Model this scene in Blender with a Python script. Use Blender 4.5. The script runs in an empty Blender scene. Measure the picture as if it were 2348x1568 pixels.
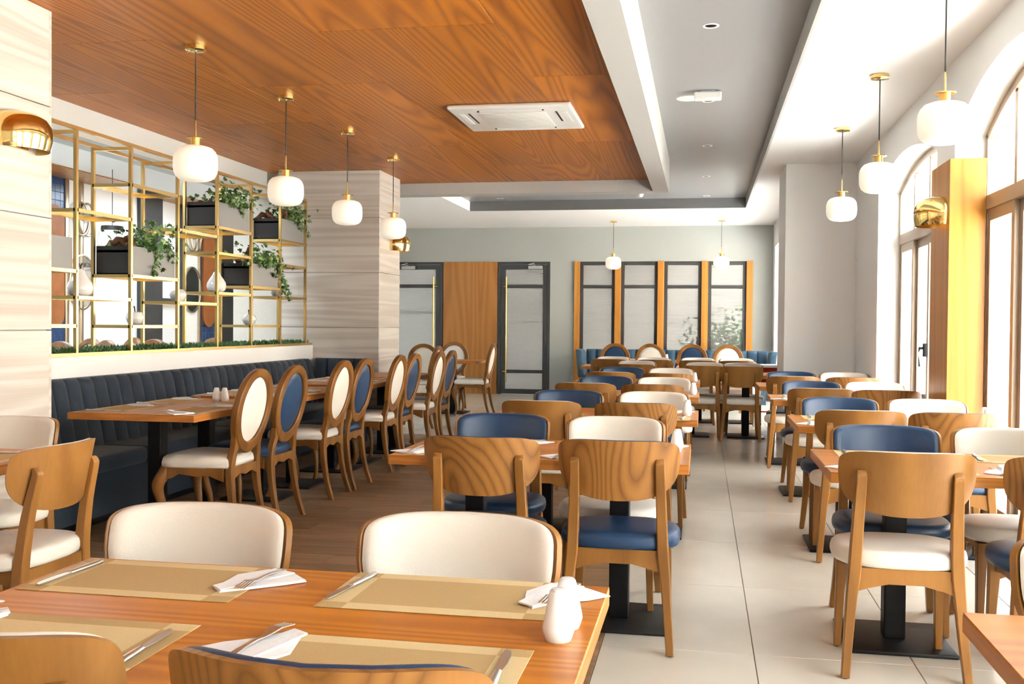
import bpy, bmesh, math, random
from mathutils import Vector, Matrix
PI = math.pi
rnd = random.Random(7)
S = bpy.context.scene
C = S.collection

# ---------------------------------------------------------------- camera
YAW, PITCH, ROLL = 0.18711, 0.01800, 0.00864
cam_d = bpy.data.cameras.new('camera')
cam = bpy.data.objects.new('camera', cam_d)
C.objects.link(cam)
fwd = Vector((-math.sin(YAW) * math.cos(PITCH), math.cos(YAW) * math.cos(PITCH), -math.sin(PITCH)))
r0 = Vector((math.cos(YAW), math.sin(YAW), 0))
u0 = r0.cross(fwd)
rt = math.cos(ROLL) * r0 + math.sin(ROLL) * u0
up = -math.sin(ROLL) * r0 + math.cos(ROLL) * u0
cam.matrix_world = Matrix(((rt.x, up.x, -fwd.x, 0), (rt.y, up.y, -fwd.y, 0), (rt.z, up.z, -fwd.z, 1.29), (0, 0, 0, 1)))
cam_d.sensor_width = 36.0
cam_d.lens = 36.0 * 2306.5 / 2348.0
cam_d.clip_start = 0.05
cam_d.clip_end = 200
S.camera = cam

# ---------------------------------------------------------------- world, sun, exposure
W = bpy.data.worlds.new('world')
S.world = W
W.use_nodes = True
bg = W.node_tree.nodes['Background']
bg.inputs[0].default_value = (0.83, 0.93, 1.0, 1)
bg.inputs[1].default_value = 3.6
sun_d = bpy.data.lights.new('sun', 'SUN')
sun_d.energy = 48.0
sun_d.angle = math.radians(3)
sun_d.color = (0.97, 0.985, 1.0)
sun = bpy.data.objects.new('sun', sun_d)
C.objects.link(sun)
# the sun stands high behind the camera and a little to the left: it lights the lane beyond the glass, not the floor
sun.rotation_euler = Vector((-0.28, -0.66, 0.70)).to_track_quat('Z', 'Y').to_euler()

def area(name, loc, rot, sx, sy, power, col=(1, 1, 1), portal=False):
    d = bpy.data.lights.new(name, 'AREA')
    d.shape = 'RECTANGLE'; d.size = sx; d.size_y = sy; d.energy = power; d.color = col
    o = bpy.data.objects.new(name, d); C.objects.link(o)
    o.location = loc; o.rotation_euler = rot
    if portal: d.cycles.is_portal = True
    return o
WINS = [(-4.09, -1.69, 2.79), (-1.18, 1.22, 2.79), (1.73, 4.13, 2.82), (4.64, 7.04, 2.83), (7.55, 9.956, 2.74)]
for k, (a, b, t) in enumerate(WINS):
    area('window_portal', (2.0, (a + b) / 2, 1.4), (0, PI / 2, 0), 2.75, b - a, 0, portal=True)
area('window_portal', (2.0, 15.3, 1.4), (0, PI / 2, 0), 2.5, 4.8, 0, portal=True)

S.view_settings.view_transform = 'Standard'
S.view_settings.look = 'None'
S.view_settings.exposure = 1.6
S.view_settings.gamma = 1.0
S.view_settings.use_curve_mapping = False
S.cycles.max_bounces = 7
S.cycles.diffuse_bounces = 4
S.cycles.glossy_bounces = 3
S.cycles.transparent_max_bounces = 16
S.cycles.sample_clamp_indirect = 8.0
S.cycles.adaptive_threshold = 0.06
S.cycles.caustics_reflective = False
S.cycles.caustics_refractive = False

# ---------------------------------------------------------------- materials
MATS = {}
def _new(name):
    m = bpy.data.materials.new(name); m.use_nodes = True
    MATS[name] = m
    nt = m.node_tree
    return m, nt, nt.nodes['Principled BSDF']
def L(nt, a, b): nt.links.new(a, b)
def mat(name, col, rough=0.5, metal=0.0, bump=0.0, bscale=80.0, var=0.0, vscale=4.0, spec=0.5, coat=0.0, emit=None, estr=0.0, sheen=0.0):
    m, nt, p = _new(name)
    p.inputs['Base Color'].default_value = (*col, 1)
    p.inputs['Roughness'].default_value = rough
    p.inputs['Metallic'].default_value = metal
    p.inputs['Specular IOR Level'].default_value = spec
    p.inputs['Coat Weight'].default_value = coat
    p.inputs['Sheen Weight'].default_value = sheen
    if emit:
        p.inputs['Emission Color'].default_value = (*emit, 1); p.inputs['Emission Strength'].default_value = estr
    tc = nt.nodes.new('ShaderNodeTexCoord')
    if var:
        n = nt.nodes.new('ShaderNodeTexNoise'); n.inputs['Scale'].default_value = vscale; n.inputs['Detail'].default_value = 5
        L(nt, tc.outputs['Object'], n.inputs['Vector'])
        r = nt.nodes.new('ShaderNodeValToRGB')
        r.color_ramp.elements[0].position = 0.3; r.color_ramp.elements[1].position = 0.7
        r.color_ramp.elements[0].color = (*[c * (1 - var) for c in col], 1); r.color_ramp.elements[1].color = (*[min(1, c * (1 + var)) for c in col], 1)
        L(nt, n.outputs['Fac'], r.inputs['Fac']); L(nt, r.outputs['Color'], p.inputs['Base Color'])
    if bump:
        n2 = nt.nodes.new('ShaderNodeTexNoise'); n2.inputs['Scale'].default_value = bscale; n2.inputs['Detail'].default_value = 4
        L(nt, tc.outputs['Object'], n2.inputs['Vector'])
        b = nt.nodes.new('ShaderNodeBump'); b.inputs['Strength'].default_value = bump; b.inputs['Distance'].default_value = 0.01
        L(nt, n2.outputs['Fac'], b.inputs['Height']); L(nt, b.outputs['Normal'], p.inputs['Normal'])
    return m
def wood(name, dark, light, freq, cycles=12.0, rough=0.35, fine=0.3, ffreq=(60, 60, 6), tone=0.0, seedamt=13.0, sharp=1.0, broad=0.25, spec=0.35, detail=1.2):
    """veneer figure: contour lines of a smooth field stretched along the grain, plus pores; each object is its own cut"""
    m, nt, p = _new(name)
    p.inputs['Roughness'].default_value = rough
    p.inputs['Specular IOR Level'].default_value = spec
    N = nt.nodes.new
    tc = N('ShaderNodeTexCoord'); oi = N('ShaderNodeObjectInfo')
    def vec(fr):
        mul = N('ShaderNodeVectorMath'); mul.operation = 'MULTIPLY'; mul.inputs[1].default_value = fr
        add = N('ShaderNodeVectorMath'); add.operation = 'ADD'
        sc = N('ShaderNodeMath'); sc.operation = 'MULTIPLY'; sc.inputs[1].default_value = seedamt
        L(nt, oi.outputs['Random'], sc.inputs[0])
        comb = N('ShaderNodeCombineXYZ')
        for i in range(3): L(nt, sc.outputs[0], comb.inputs[i])
        L(nt, tc.outputs['Object'], mul.inputs[0]); L(nt, mul.outputs[0], add.inputs[0]); L(nt, comb.outputs[0], add.inputs[1])
        return add.outputs[0]
    def math_(op, a, b=None):
        n = N('ShaderNodeMath'); n.operation = op
        for i, v in enumerate((a, b)):
            if v is None: continue
            if isinstance(v, (int, float)): n.inputs[i].default_value = v
            else: L(nt, v, n.inputs[i])
        return n.outputs[0]
    v1 = vec(freq)
    n1 = N('ShaderNodeTexNoise'); n1.inputs['Scale'].default_value = 1.0; n1.inputs['Detail'].default_value = detail; n1.inputs['Roughness'].default_value = 0.35
    L(nt, v1, n1.inputs['Vector'])
    bands = math_('POWER', math_('MULTIPLY_ADD', math_('SINE', math_('MULTIPLY', n1.outputs['Fac'], cycles * 2 * PI)), 0.5), sharp)
    bands.node.inputs[0].links[0].from_node.inputs[2].default_value = 0.5
    n2 = N('ShaderNodeTexNoise'); n2.inputs['Scale'].default_value = 1.0; n2.inputs['Detail'].default_value = 4; n2.inputs['Roughness'].default_value = 0.6
    L(nt, vec(ffreq), n2.inputs['Vector'])
    mx = N('ShaderNodeMix'); mx.data_type = 'FLOAT'; mx.inputs[0].default_value = fine
    L(nt, bands, mx.inputs[2]); L(nt, n2.outputs['Fac'], mx.inputs[3])
    mb = N('ShaderNodeMix'); mb.data_type = 'FLOAT'; mb.inputs[0].default_value = broad
    L(nt, mx.outputs[0], mb.inputs[2]); L(nt, n1.outputs['Fac'], mb.inputs[3])
    r = N('ShaderNodeValToRGB')
    r.color_ramp.elements[0].position = 0.15; r.color_ramp.elements[1].position = 0.85
    r.color_ramp.elements[0].color = (*dark, 1); r.color_ramp.elements[1].color = (*light, 1)
    L(nt, mb.outputs[0], r.inputs['Fac'])
    col = r.outputs['Color']
    if tone:
        hsv = N('ShaderNodeHueSaturation')
        mr = N('ShaderNodeMapRange'); mr.inputs['To Min'].default_value = 1 - tone; mr.inputs['To Max'].default_value = 1 + tone
        L(nt, oi.outputs['Random'], mr.inputs['Value']); L(nt, mr.outputs[0], hsv.inputs['Value']); L(nt, col, hsv.inputs['Color'])
        col = hsv.outputs['Color']
    L(nt, col, p.inputs['Base Color'])
    b = N('ShaderNodeBump'); b.inputs['Strength'].default_value = 0.05; b.inputs['Distance'].default_value = 0.003
    L(nt, n2.outputs['Fac'], b.inputs['Height']); L(nt, b.outputs['Normal'], p.inputs['Normal'])
    return m

wood('wood_chair', (0.20, 0.084, 0.018), (0.345, 0.158, 0.038), (3.0, 3.0, 0.8), 5, 0.36, 0.5, (90, 90, 7), tone=0.1)
wood('wood_chair_figured', (0.15, 0.062, 0.014), (0.36, 0.162, 0.042), (4.0, 4.0, 1.1), 20, 0.36, 0.34, (90, 90, 7), tone=0.08, sharp=0.4, detail=0.6)
wood('wood_table', (0.38, 0.115, 0.010), (0.60, 0.225, 0.028), (0.3, 5.0, 1.0), 14, 0.34, 0.4, (6, 110, 20), tone=0.05, spec=0.2)
wood('wood_table_edge', (0.36, 0.12, 0.018), (0.55, 0.215, 0.042), (1.0, 1.0, 18), 6, 0.32, 0.5, (6, 6, 160))
wood('wood_oval', (0.15, 0.058, 0.012), (0.29, 0.125, 0.028), (3.5, 3.5, 1.0), 5, 0.38, 0.5, (80, 80, 8), tone=0.08)
wood('wood_ceiling', (0.24, 0.064, 0.005), (0.56, 0.19, 0.018), (2.6, 0.11, 1.0), 26, 0.42, 0.42, (70, 2.5, 10), tone=0.13, sharp=0.6, seedamt=41, detail=0.5)
wood('wood_cladding', (0.40, 0.16, 0.025), (0.56, 0.26, 0.05), (4.5, 4.5, 0.12), 7, 0.34, 0.45, (90, 90, 4), tone=0.03)
wood('wood_panel', (0.33, 0.13, 0.024), (0.46, 0.205, 0.048), (3.0, 3.0, 0.2), 8, 0.34, 0.45, (90, 90, 4))
wood('wood_floor', (0.19, 0.11, 0.055), (0.34, 0.215, 0.12), (0.8, 9.0, 1.0), 5, 0.42, 0.5, (8, 120, 10), tone=0.16, seedamt=97)
wood('stone', (0.40, 0.335, 0.28), (0.70, 0.665, 0.62), (0.2, 0.2, 6.0), 7, 0.4, 0.6, (1.0, 1.0, 75), tone=0.03, seedamt=19, broad=0.4)
mat('white_paint', (0.89, 0.89, 0.875), 0.6, bump=0.03)
mat('white_ceiling', (0.91, 0.91, 0.905), 0.7)
mat('grey_paint', (0.37, 0.385, 0.36), 0.6, bump=0.03)
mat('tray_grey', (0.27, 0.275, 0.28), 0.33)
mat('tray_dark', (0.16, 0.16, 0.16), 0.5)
mat('beam_grey', (0.47, 0.465, 0.445), 0.5)
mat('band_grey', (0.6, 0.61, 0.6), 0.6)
mat('stucco', (0.66, 0.62, 0.55), 0.85, bump=0.9, bscale=26)
mat('grout', (0.33, 0.31, 0.28), 0.8)
mat('tile', (0.64, 0.595, 0.51), 0.2, var=0.05, vscale=3.0, spec=0.5)
mat('navy_velvet', (0.014, 0.027, 0.047), 0.75, bump=0.15, bscale=300, sheen=0.12, var=0.12, vscale=9)
mat('teal_velvet', (0.022, 0.065, 0.11), 0.75, bump=0.15, bscale=300, sheen=0.12, var=0.12, vscale=9)
mat('blue_leather', (0.0125, 0.045, 0.112), 0.36, bump=0.12, bscale=260, var=0.08, vscale=6)
mat('cream_leather', (0.75, 0.71, 0.635), 0.42, bump=0.12, bscale=260, var=0.03, vscale=6)
mat('brass', (0.78, 0.55, 0.22), 0.24, 1.0)
mat('brass_polished', (0.85, 0.62, 0.24), 0.09, 1.0)
mat('brass_satin', (0.80, 0.50, 0.16), 0.35, 1.0)
mat('champagne', (0.55, 0.46, 0.33), 0.35, 1.0)
mat('black_metal', (0.004, 0.004, 0.0045), 0.5, 0.0, spec=0.25)
mat('plate_metal', (0.010, 0.010, 0.0105), 0.42, 0.0, spec=0.35)
mat('dark_frame', (0.045, 0.045, 0.045), 0.4)
mat('bronze_frame', (0.36, 0.265, 0.18), 0.38, 0.25)
mat('rubber', (0.02, 0.02, 0.02), 0.7)
mat('smoked_glass', (0.02, 0.022, 0.024), 0.06)
mat('planter_front', (0.27, 0.27, 0.265), 0.5)
mat('planter_dark', (0.018, 0.014, 0.011), 0.55)
mat('ceramic', (0.82, 0.79, 0.76), 0.16, coat=0.3)
mat('shaker_ceramic', (0.86, 0.85, 0.83), 0.22, coat=0.3)
mat('stem_brown', (0.04, 0.022, 0.012), 0.6)
mat('bark', (0.14, 0.06, 0.025), 0.8, bump=0.6, bscale=40, var=0.4, vscale=14)
mat('leaf', (0.06, 0.14, 0.032), 0.4, var=0.6, vscale=22)
mat('leaf_pale', (0.19, 0.31, 0.10), 0.4, var=0.5, vscale=22)
mat('leaf_hedge', (0.05, 0.13, 0.028), 0.55, var=0.6, vscale=40)
mat('steel', (0.78, 0.78, 0.77), 0.3, 1.0)
mat('paper_white', (0.88, 0.88, 0.89), 0.8, bump=0.25, bscale=60)
mat('plastic_white', (0.80, 0.79, 0.75), 0.35)
mat('slot_black', (0.01, 0.01, 0.01), 0.6)
mat('cord_grey', (0.03, 0.028, 0.026), 0.6)
mat('closer_grey', (0.5, 0.5, 0.5), 0.35, 0.6)
mat('red_plastic', (0.70, 0.06, 0.015), 0.4)
mat('white_plastic', (0.82, 0.82, 0.82), 0.35)
mat('blue_tile', (0.02, 0.055, 0.16), 0.25)
mat('mirror', (0.85, 0.85, 0.86), 0.03, 1.0)
mat('terracotta_wood', (0.33, 0.115, 0.03), 0.5, var=0.15, vscale=5)
mat('sandstone', (0.78, 0.70, 0.58), 0.9, bump=0.8, bscale=7, var=0.22, vscale=2.2)
mat('orange_brick', (0.66, 0.26, 0.09), 0.9, bump=0.4, bscale=20)
mat('paving', (0.70, 0.69, 0.66), 0.9, var=0.1, vscale=1.5)
mat('concrete', (0.68, 0.68, 0.67), 0.9, var=0.12, vscale=1.0)
mat('bush', (0.05, 0.30, 0.02), 0.7, var=0.5, vscale=8)
mat('cream_laminate', (0.62, 0.54, 0.44), 0.4)

def glass(name, tint=(1, 1, 1), refl=0.07):
    m, nt, p = _new(name)
    nt.nodes.remove(p)
    out = nt.nodes['Material Output']
    t = nt.nodes.new('ShaderNodeBsdfTransparent'); t.inputs[0].default_value = (*tint, 1)
    g = nt.nodes.new('ShaderNodeBsdfGlossy'); g.inputs['Roughness'].default_value = 0.0
    fr = nt.nodes.new('ShaderNodeValue'); fr.outputs[0].default_value = refl
    mx = nt.nodes.new('ShaderNodeMixShader')
    L(nt, fr.outputs[0], mx.inputs[0]); L(nt, t.outputs[0], mx.inputs[1]); L(nt, g.outputs[0], mx.inputs[2]); L(nt, mx.outputs[0], out.inputs[0])
    return m
glass('window_glass')
def frosted(name):
    """reeded obscured glass: scatters what stands behind it, with fine horizontal reeds"""
    m, nt, p = _new(name)
    nt.nodes.remove(p)
    out = nt.nodes['Material Output']
    tc = nt.nodes.new('ShaderNodeTexCoord')
    w = nt.nodes.new('ShaderNodeTexWave'); w.bands_direction = 'Z'; w.inputs['Scale'].default_value = 14
    L(nt, tc.outputs['Object'], w.inputs['Vector'])
    b = nt.nodes.new('ShaderNodeBump'); b.inputs['Strength'].default_value = 0.25; b.inputs['Distance'].default_value = 0.01
    L(nt, w.outputs['Fac'], b.inputs['Height'])
    g = nt.nodes.new('ShaderNodeBsdfRefraction'); g.inputs['IOR'].default_value = 1.05; g.inputs['Roughness'].default_value = 0.22; g.inputs[0].default_value = (0.9, 0.9, 0.9, 1)
    t = nt.nodes.new('ShaderNodeBsdfTranslucent'); t.inputs[0].default_value = (0.8, 0.8, 0.8, 1)
    d = nt.nodes.new('ShaderNodeBsdfDiffuse'); d.inputs[0].default_value = (0.55, 0.55, 0.54, 1)
    L(nt, b.outputs['Normal'], g.inputs['Normal']); L(nt, b.outputs['Normal'], d.inputs['Normal'])
    m1 = nt.nodes.new('ShaderNodeMixShader'); m1.inputs[0].default_value = 0.15
    m2 = nt.nodes.new('ShaderNodeMixShader'); m2.inputs[0].default_value = 0.2
    L(nt, g.outputs[0], m1.inputs[1]); L(nt, t.outputs[0], m1.inputs[2]); L(nt, m1.outputs[0], m2.inputs[1]); L(nt, d.outputs[0], m2.inputs[2]); L(nt, m2.outputs[0], out.inputs[0])
    return m
frosted('frosted_glass')
mat('globe_glow', (0.9, 0.88, 0.82), 0.35, emit=(1.0, 0.88, 0.66), estr=0.16)
mat('bulb_glow', (0.9, 0.8, 0.6), 0.5, emit=(1.0, 0.72, 0.36), estr=8.0)

def placemat_mat(name, inv):
    m, nt, p = _new(name)
    p.inputs['Roughness'].default_value = 0.85
    N = nt.nodes.new
    tc = N('ShaderNodeTexCoord'); sp = N('ShaderNodeSeparateXYZ'); L(nt, tc.outputs['Object'], sp.inputs[0])
    def inside(sock, lim):
        a = N('ShaderNodeMath'); a.operation = 'ABSOLUTE'; L(nt, sock, a.inputs[0])
        c = N('ShaderNodeMath'); c.operation = 'LESS_THAN'; L(nt, a.outputs[0], c.inputs[0]); c.inputs[1].default_value = lim
        return c.outputs[0]
    ix, iy = inside(sp.outputs[0], 0.178), inside(sp.outputs[1], 0.098)
    d = N('ShaderNodeMath'); d.operation = 'COMPARE'; L(nt, ix, d.inputs[0]); L(nt, iy, d.inputs[1]); d.inputs[2].default_value = 0.1
    n = N('ShaderNodeTexNoise'); n.inputs['Scale'].default_value = 500; L(nt, tc.outputs['Object'], n.inputs['Vector'])
    mx = N('ShaderNodeMix'); mx.data_type = 'RGBA'
    kraft, pale = (0.50, 0.34, 0.145, 1), (0.68, 0.52, 0.27, 1)
    mx.inputs[6].default_value, mx.inputs[7].default_value = (kraft, pale) if inv else (pale, kraft)
    L(nt, d.outputs[0], mx.inputs[0])
    hv = N('ShaderNodeHueSaturation'); mr = N('ShaderNodeMapRange'); mr.inputs['To Min'].default_value = 0.85; mr.inputs['To Max'].default_value = 1.15
    L(nt, n.outputs['Fac'], mr.inputs['Value']); L(nt, mr.outputs[0], hv.inputs['Value']); L(nt, mx.outputs[2], hv.inputs['Color'])
    L(nt, hv.outputs[0], p.inputs['Base Color'])
    return m
placemat_mat('placemat_kraft', False)
placemat_mat('placemat_pale', True)

# ---------------------------------------------------------------- mesh helpers
class MB:
    def __init__(s): s.v = []; s.f = []
    def add(s, vs, fs):
        o = len(s.v); s.v += [tuple(p) for p in vs]; s.f += [tuple(i + o for i in f) for f in fs]; return s
    def box(s, x0, x1, y0, y1, z0, z1):
        return s.add([(x0, y0, z0), (x1, y0, z0), (x1, y1, z0), (x0, y1, z0), (x0, y0, z1), (x1, y0, z1), (x1, y1, z1), (x0, y1, z1)],
                     [(0, 3, 2, 1), (4, 5, 6, 7), (0, 1, 5, 4), (1, 2, 6, 5), (2, 3, 7, 6), (3, 0, 4, 7)])
    def rbox(s, x0, x1, y0, y1, z0, z1, r=0.01, seg=2):
        bm = bmesh.new()
        bmesh.ops.create_cube(bm, size=1)
        for v in bm.verts:
            v.co = ((x0 + x1) / 2 + v.co.x * (x1 - x0), (y0 + y1) / 2 + v.co.y * (y1 - y0), (z0 + z1) / 2 + v.co.z * (z1 - z0))
        r = min(r, 0.49 * min(x1 - x0, y1 - y0, z1 - z0))
        bmesh.ops.bevel(bm, geom=bm.edges[:], offset=r, segments=seg, profile=0.5, affect='EDGES')
        bm.verts.index_update()
        s.add([v.co.copy() for v in bm.verts], [[v.index for v in f.verts] for f in bm.faces])
        bm.free(); return s
    def loops(s, loops, cap0=True, cap1=True, closed=True):
        n = len(loops[0]); o = len(s.v)
        for lp in loops: s.v += [tuple(p) for p in lp]
        for k in range(len(loops) - 1):
            a, b = o + k * n, o + (k + 1) * n
            for i in range(n if closed else n - 1):
                j = (i + 1) % n
                s.f.append((a + i, a + j, b + j, b + i))
        if cap0: s.f.append(tuple(o + i for i in reversed(range(n))))
        if cap1: s.f.append(tuple(o + (len(loops) - 1) * n + i for i in range(n)))
        return s
    def lathe(s, prof, n=24, cx=0, cy=0, cz=0, a0=0, a1=2 * PI, ribs=0, ribd=0.0):
        full = abs(a1 - a0 - 2 * PI) < 1e-6
        m = n if full else n + 1
        lps = []
        for r, z in prof:
            lp = []
            for i in range(m):
                a = a0 + (a1 - a0) * i / n
                rr = r * (1 + (ribd * math.cos(a * ribs) if ribs else 0))
                lp.append((cx + rr * math.cos(a), cy + rr * math.sin(a), cz + z))
            lps.append(lp)
        return s.loops(lps, cap0=full and prof[0][0] > 1e-5, cap1=full and prof[-1][0] > 1e-5, closed=full)
    def tube(s, pts, r, n=8, caps=True):
        pts = [Vector(p) for p in pts]; rs = r if isinstance(r, (list, tuple)) else [r] * len(pts)
        lps = []; ref = None
        for i, p in enumerate(pts):
            d = (pts[min(i + 1, len(pts) - 1)] - pts[max(i - 1, 0)]).normalized()
            if ref is None: ref = Vector((0, 0, 1)) if abs(d.z) < 0.9 else Vector((1, 0, 0))
            a = d.cross(ref).normalized(); b = d.cross(a).normalized(); ref = a.cross(d).normalized() * -1 if False else ref
            lps.append([p + (a * math.cos(2 * PI * k / n) + b * math.sin(2 * PI * k / n)) * rs[i] for k in range(n)])
        return s.loops(lps, caps, caps)
    def beam(s, pts, w, d, ch=0.25):
        """square-section bar along mostly vertical pts; w along x, d along y (lists or numbers), corners chamfered"""
        n = len(pts); ws = w if isinstance(w, (list, tuple)) else [w] * n; ds = d if isinstance(d, (list, tuple)) else [d] * n
        lps = []
        for p, a, b in zip(pts, ws, ds):
            a /= 2; b /= 2; c = min(a, b) * ch
            lps.append([(p[0] + x, p[1] + y, p[2]) for x, y in ((-a + c, -b), (a - c, -b), (a, -b + c), (a, b - c), (a - c, b), (-a + c, b), (-a, b - c), (-a, -b + c))])
        return s.loops(lps)
    def prism(s, poly, axis, a, b):
        """poly in the two other axes (in x,y,z order), extruded along axis from a to b"""
        def mk(p, t):
            q = [0, 0, 0]; o = [i for i in range(3) if i != axis]
            q[o[0]], q[o[1]] = p; q[axis] = t; return tuple(q)
        return s.loops([[mk(p, a) for p in poly], [mk(p, b) for p in poly]])
    def mesh(s, name, material, angle=35, smooth=True):
        me = bpy.data.meshes.new(name)
        me.from_pydata(s.v, [], s.f); me.validate()
        bm = bmesh.new(); bm.from_mesh(me)
        bmesh.ops.recalc_face_normals(bm, faces=bm.faces[:])
        bm.to_mesh(me); bm.free()
        if smooth:
            me.shade_smooth(); me.set_sharp_from_angle(angle=math.radians(angle))
        me.materials.append(MATS[material]); me.update()
        return me
def smooth_path(pts, vals, k=4):
    """Catmull-Rom resampling of a path and the values carried along it"""
    P = [tuple(p) + tuple(v if isinstance(v, (list, tuple)) else (v,)) for p, v in zip(pts, vals)]
    out = []
    for i in range(len(P) - 1):
        a, b, c, d = P[max(i - 1, 0)], P[i], P[i + 1], P[min(i + 2, len(P) - 1)]
        for j in range(k):
            t = j / k
            out.append([0.5 * (2 * b[m] + (c[m] - a[m]) * t + (2 * a[m] - 5 * b[m] + 4 * c[m] - d[m]) * t * t + (3 * b[m] - a[m] - 3 * c[m] + d[m]) * t ** 3) for m in range(len(b))])
    out.append(list(P[-1]))
    return [o[:3] for o in out], [o[3:] for o in out]
def obj(name, me, parent=None, loc=None, rot=None):
    o = bpy.data.objects.new(name, me); C.objects.link(o)
    if parent is not None: o.parent = parent
    if loc is not None: o.location = loc
    if rot is not None: o.rotation_euler = rot
    return o
def tag(o, label=None, cat=None, group=None, kind=None):
    if label: o['label'] = label
    if cat: o['category'] = cat
    if group: o['group'] = group
    if kind: o['kind'] = kind
    return o
def thing(name, label, cat, loc=(0, 0, 0), rz=0.0, group=None):
    o = obj(name, None, None, loc, (0, 0, rz)); o.empty_display_size = 0.1
    return tag(o, label, cat, group)
def struct(name, mb, material, parent=None, smooth=False, **k):
    o = obj(name, mb.mesh(name, material, smooth=smooth, **k) if isinstance(mb, MB) else mb, parent)
    if parent is None: o['kind'] = 'structure'
    return o
def swap(me, material):
    m2 = me.copy(); m2.materials.clear(); m2.materials.append(MATS[material]); return m2
def B(*a): return MB().box(*a)
def RB(*a, **k): return MB().rbox(*a, **k)
ORD = ['front', 'second', 'third', 'fourth', 'fifth', 'sixth']

# ================================================================ THE SETTING
XW, XR, XF = -0.387, 1.612, 1.84          # wood/tile border, right wall plane, window plane
ZW, ZC, ZT, ZB = 2.945, 3.05, 3.20, 2.81   # wood ceiling, white ceiling, tray, beam soffit
YB = 18.1                                   # back wall
floor = struct('floor', B(-7.7, 2.0, -5.5, 18.3, -0.15, -0.006), 'grout')
# tiles 0.6 x 1.035, laid along the aisle
TW, TL, Y0T = 0.6, 1.035, 4.036
tm = RB(0.0015, TW - 0.0015, 0.0015, TL - 0.0015, -0.006, 0.0, r=0.0015, seg=1).mesh('tile', 'tile', smooth=False)
tm_n = RB(0.0015, 0.425, 0.0015, TL - 0.0015, -0.006, 0.0, r=0.0015, seg=1).mesh('tile', 'tile', smooth=False)
for r in range(-9, 14):
    y = Y0T + r * TL
    for c in range(4):
        if y > 17.0: continue
        obj('tile', tm if c < 3 else tm_n, floor, (XW + c * TW, y, 0))
    if y > 11.2 and y < 17.0:
        for c in range(1, 11): obj('tile', tm, floor, (XW - c * TW, y, 0))
tm_e = RB(0.0015, TW - 0.0015, 0.0015, 0.62, -0.006, 0.0, r=0.0015, seg=1).mesh('tile', 'tile', smooth=False)
for c in range(-10, 3): obj('tile', tm_e, floor, (XW + c * TW, 17.491, 0))
YWF = Y0T + 7 * TL                          # far end of the wood floor
PW, PL = 0.2, 1.2
pm = {}
def plank_mesh(n):
    k = round(n, 3)
    if k not in pm: pm[k] = RB(0.0008, n - 0.0008, 0.0008, PW - 0.0008, -0.006, 0.0, r=0.0012, seg=1).mesh('plank', 'wood_floor', smooth=False)
    return pm[k]
y = YWF - PW; row = 0
while y > 1.4:
    x = XW; off = (0.4, 1.2, 0.8)[row % 3]; first = True
    while x > -4.55:
        n = off if first else PL; first = False
        n = min(n, x + 4.6)
        if n < 0.05: break
        obj('plank', plank_mesh(n), floor, (x - n, y, 0)); x -= n
    y -= PW; row += 1
pf = MB(); yy = y
while yy > -5.5:
    x = XW - ((row % 3) * 0.4); pf.box(x, XW, yy + 0.001, yy + PW - 0.001, -0.006, 0)
    while x > -4.4: pf.box(x - PL + 0.001, x - 0.001, yy + 0.001, yy + PW - 0.001, -0.006, 0); x -= PL
    yy -= PW; row += 1
tag(obj('plank_field', pf.mesh('plank_field', 'wood_floor', smooth=False), floor), kind='stuff')

# ---- ceilings
struct('ceiling_roof', B(-7.8, 2.1, -5.6, 18.4, 3.42, 3.55), 'white_ceiling')
ceil = struct('ceiling', B(-4.9, -0.5, -5.5, 11.62, ZW + 0.012, ZW + 0.05), 'tray_dark')
cols = [(-0.58, -1.15), (-1.15, -2.175), (-2.175, -3.2), (-3.2, -4.225), (-4.225, -4.76)]
ymax = 11.55
for ci, (xa, xb) in enumerate(cols):
    start = 11.55 if ci % 2 == 0 else 10.34
    ye = ymax; ys = (11.55 - 2.435) if ci % 2 == 0 else 10.34
    while ye > -5.4:
        lo = max(ys, -5.4)
        obj('ceiling_panel', RB(xb + 0.0015, xa - 0.0015, lo + 0.0015, ye - 0.0015, ZW, ZW + 0.014, r=0.0015, seg=1).mesh('ceiling_panel', 'wood_ceiling', smooth=False), ceil)
        ye = ys; ys -= 2.44
XB0, XB1, YB0, YB1 = -0.575, -0.398, 11.55, 11.77     # the beam that frames the wood ceiling
struct('trim_1', MB().box(XB0, XB1, -5.5, YB1, ZB, ZT + 0.02), 'beam_grey')
struct('trim_2', MB().box(-4.9, XB0, YB0, YB1, ZB, ZT + 0.02), 'beam_grey')
XT, YT, XTL = 0.608, 15.38, -3.6
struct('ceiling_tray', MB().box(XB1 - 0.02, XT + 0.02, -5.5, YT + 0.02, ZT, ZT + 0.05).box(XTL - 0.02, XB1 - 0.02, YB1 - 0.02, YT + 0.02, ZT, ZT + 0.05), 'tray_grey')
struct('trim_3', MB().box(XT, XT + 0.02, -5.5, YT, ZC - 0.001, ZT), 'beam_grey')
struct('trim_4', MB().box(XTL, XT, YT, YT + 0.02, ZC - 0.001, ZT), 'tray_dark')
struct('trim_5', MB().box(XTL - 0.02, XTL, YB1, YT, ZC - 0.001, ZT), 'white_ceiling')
struct('ceiling_white', MB().box(XT + 0.02, 2.0, -5.5, YT + 0.02, ZC, ZC + 0.04).box(-7.7, 2.0, YT + 0.02, 18.3, ZC, ZC + 0.04).box(-5.2, XTL - 0.02, 11.2, YT + 0.02, ZC, ZC + 0.04), 'white_ceiling')
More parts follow.
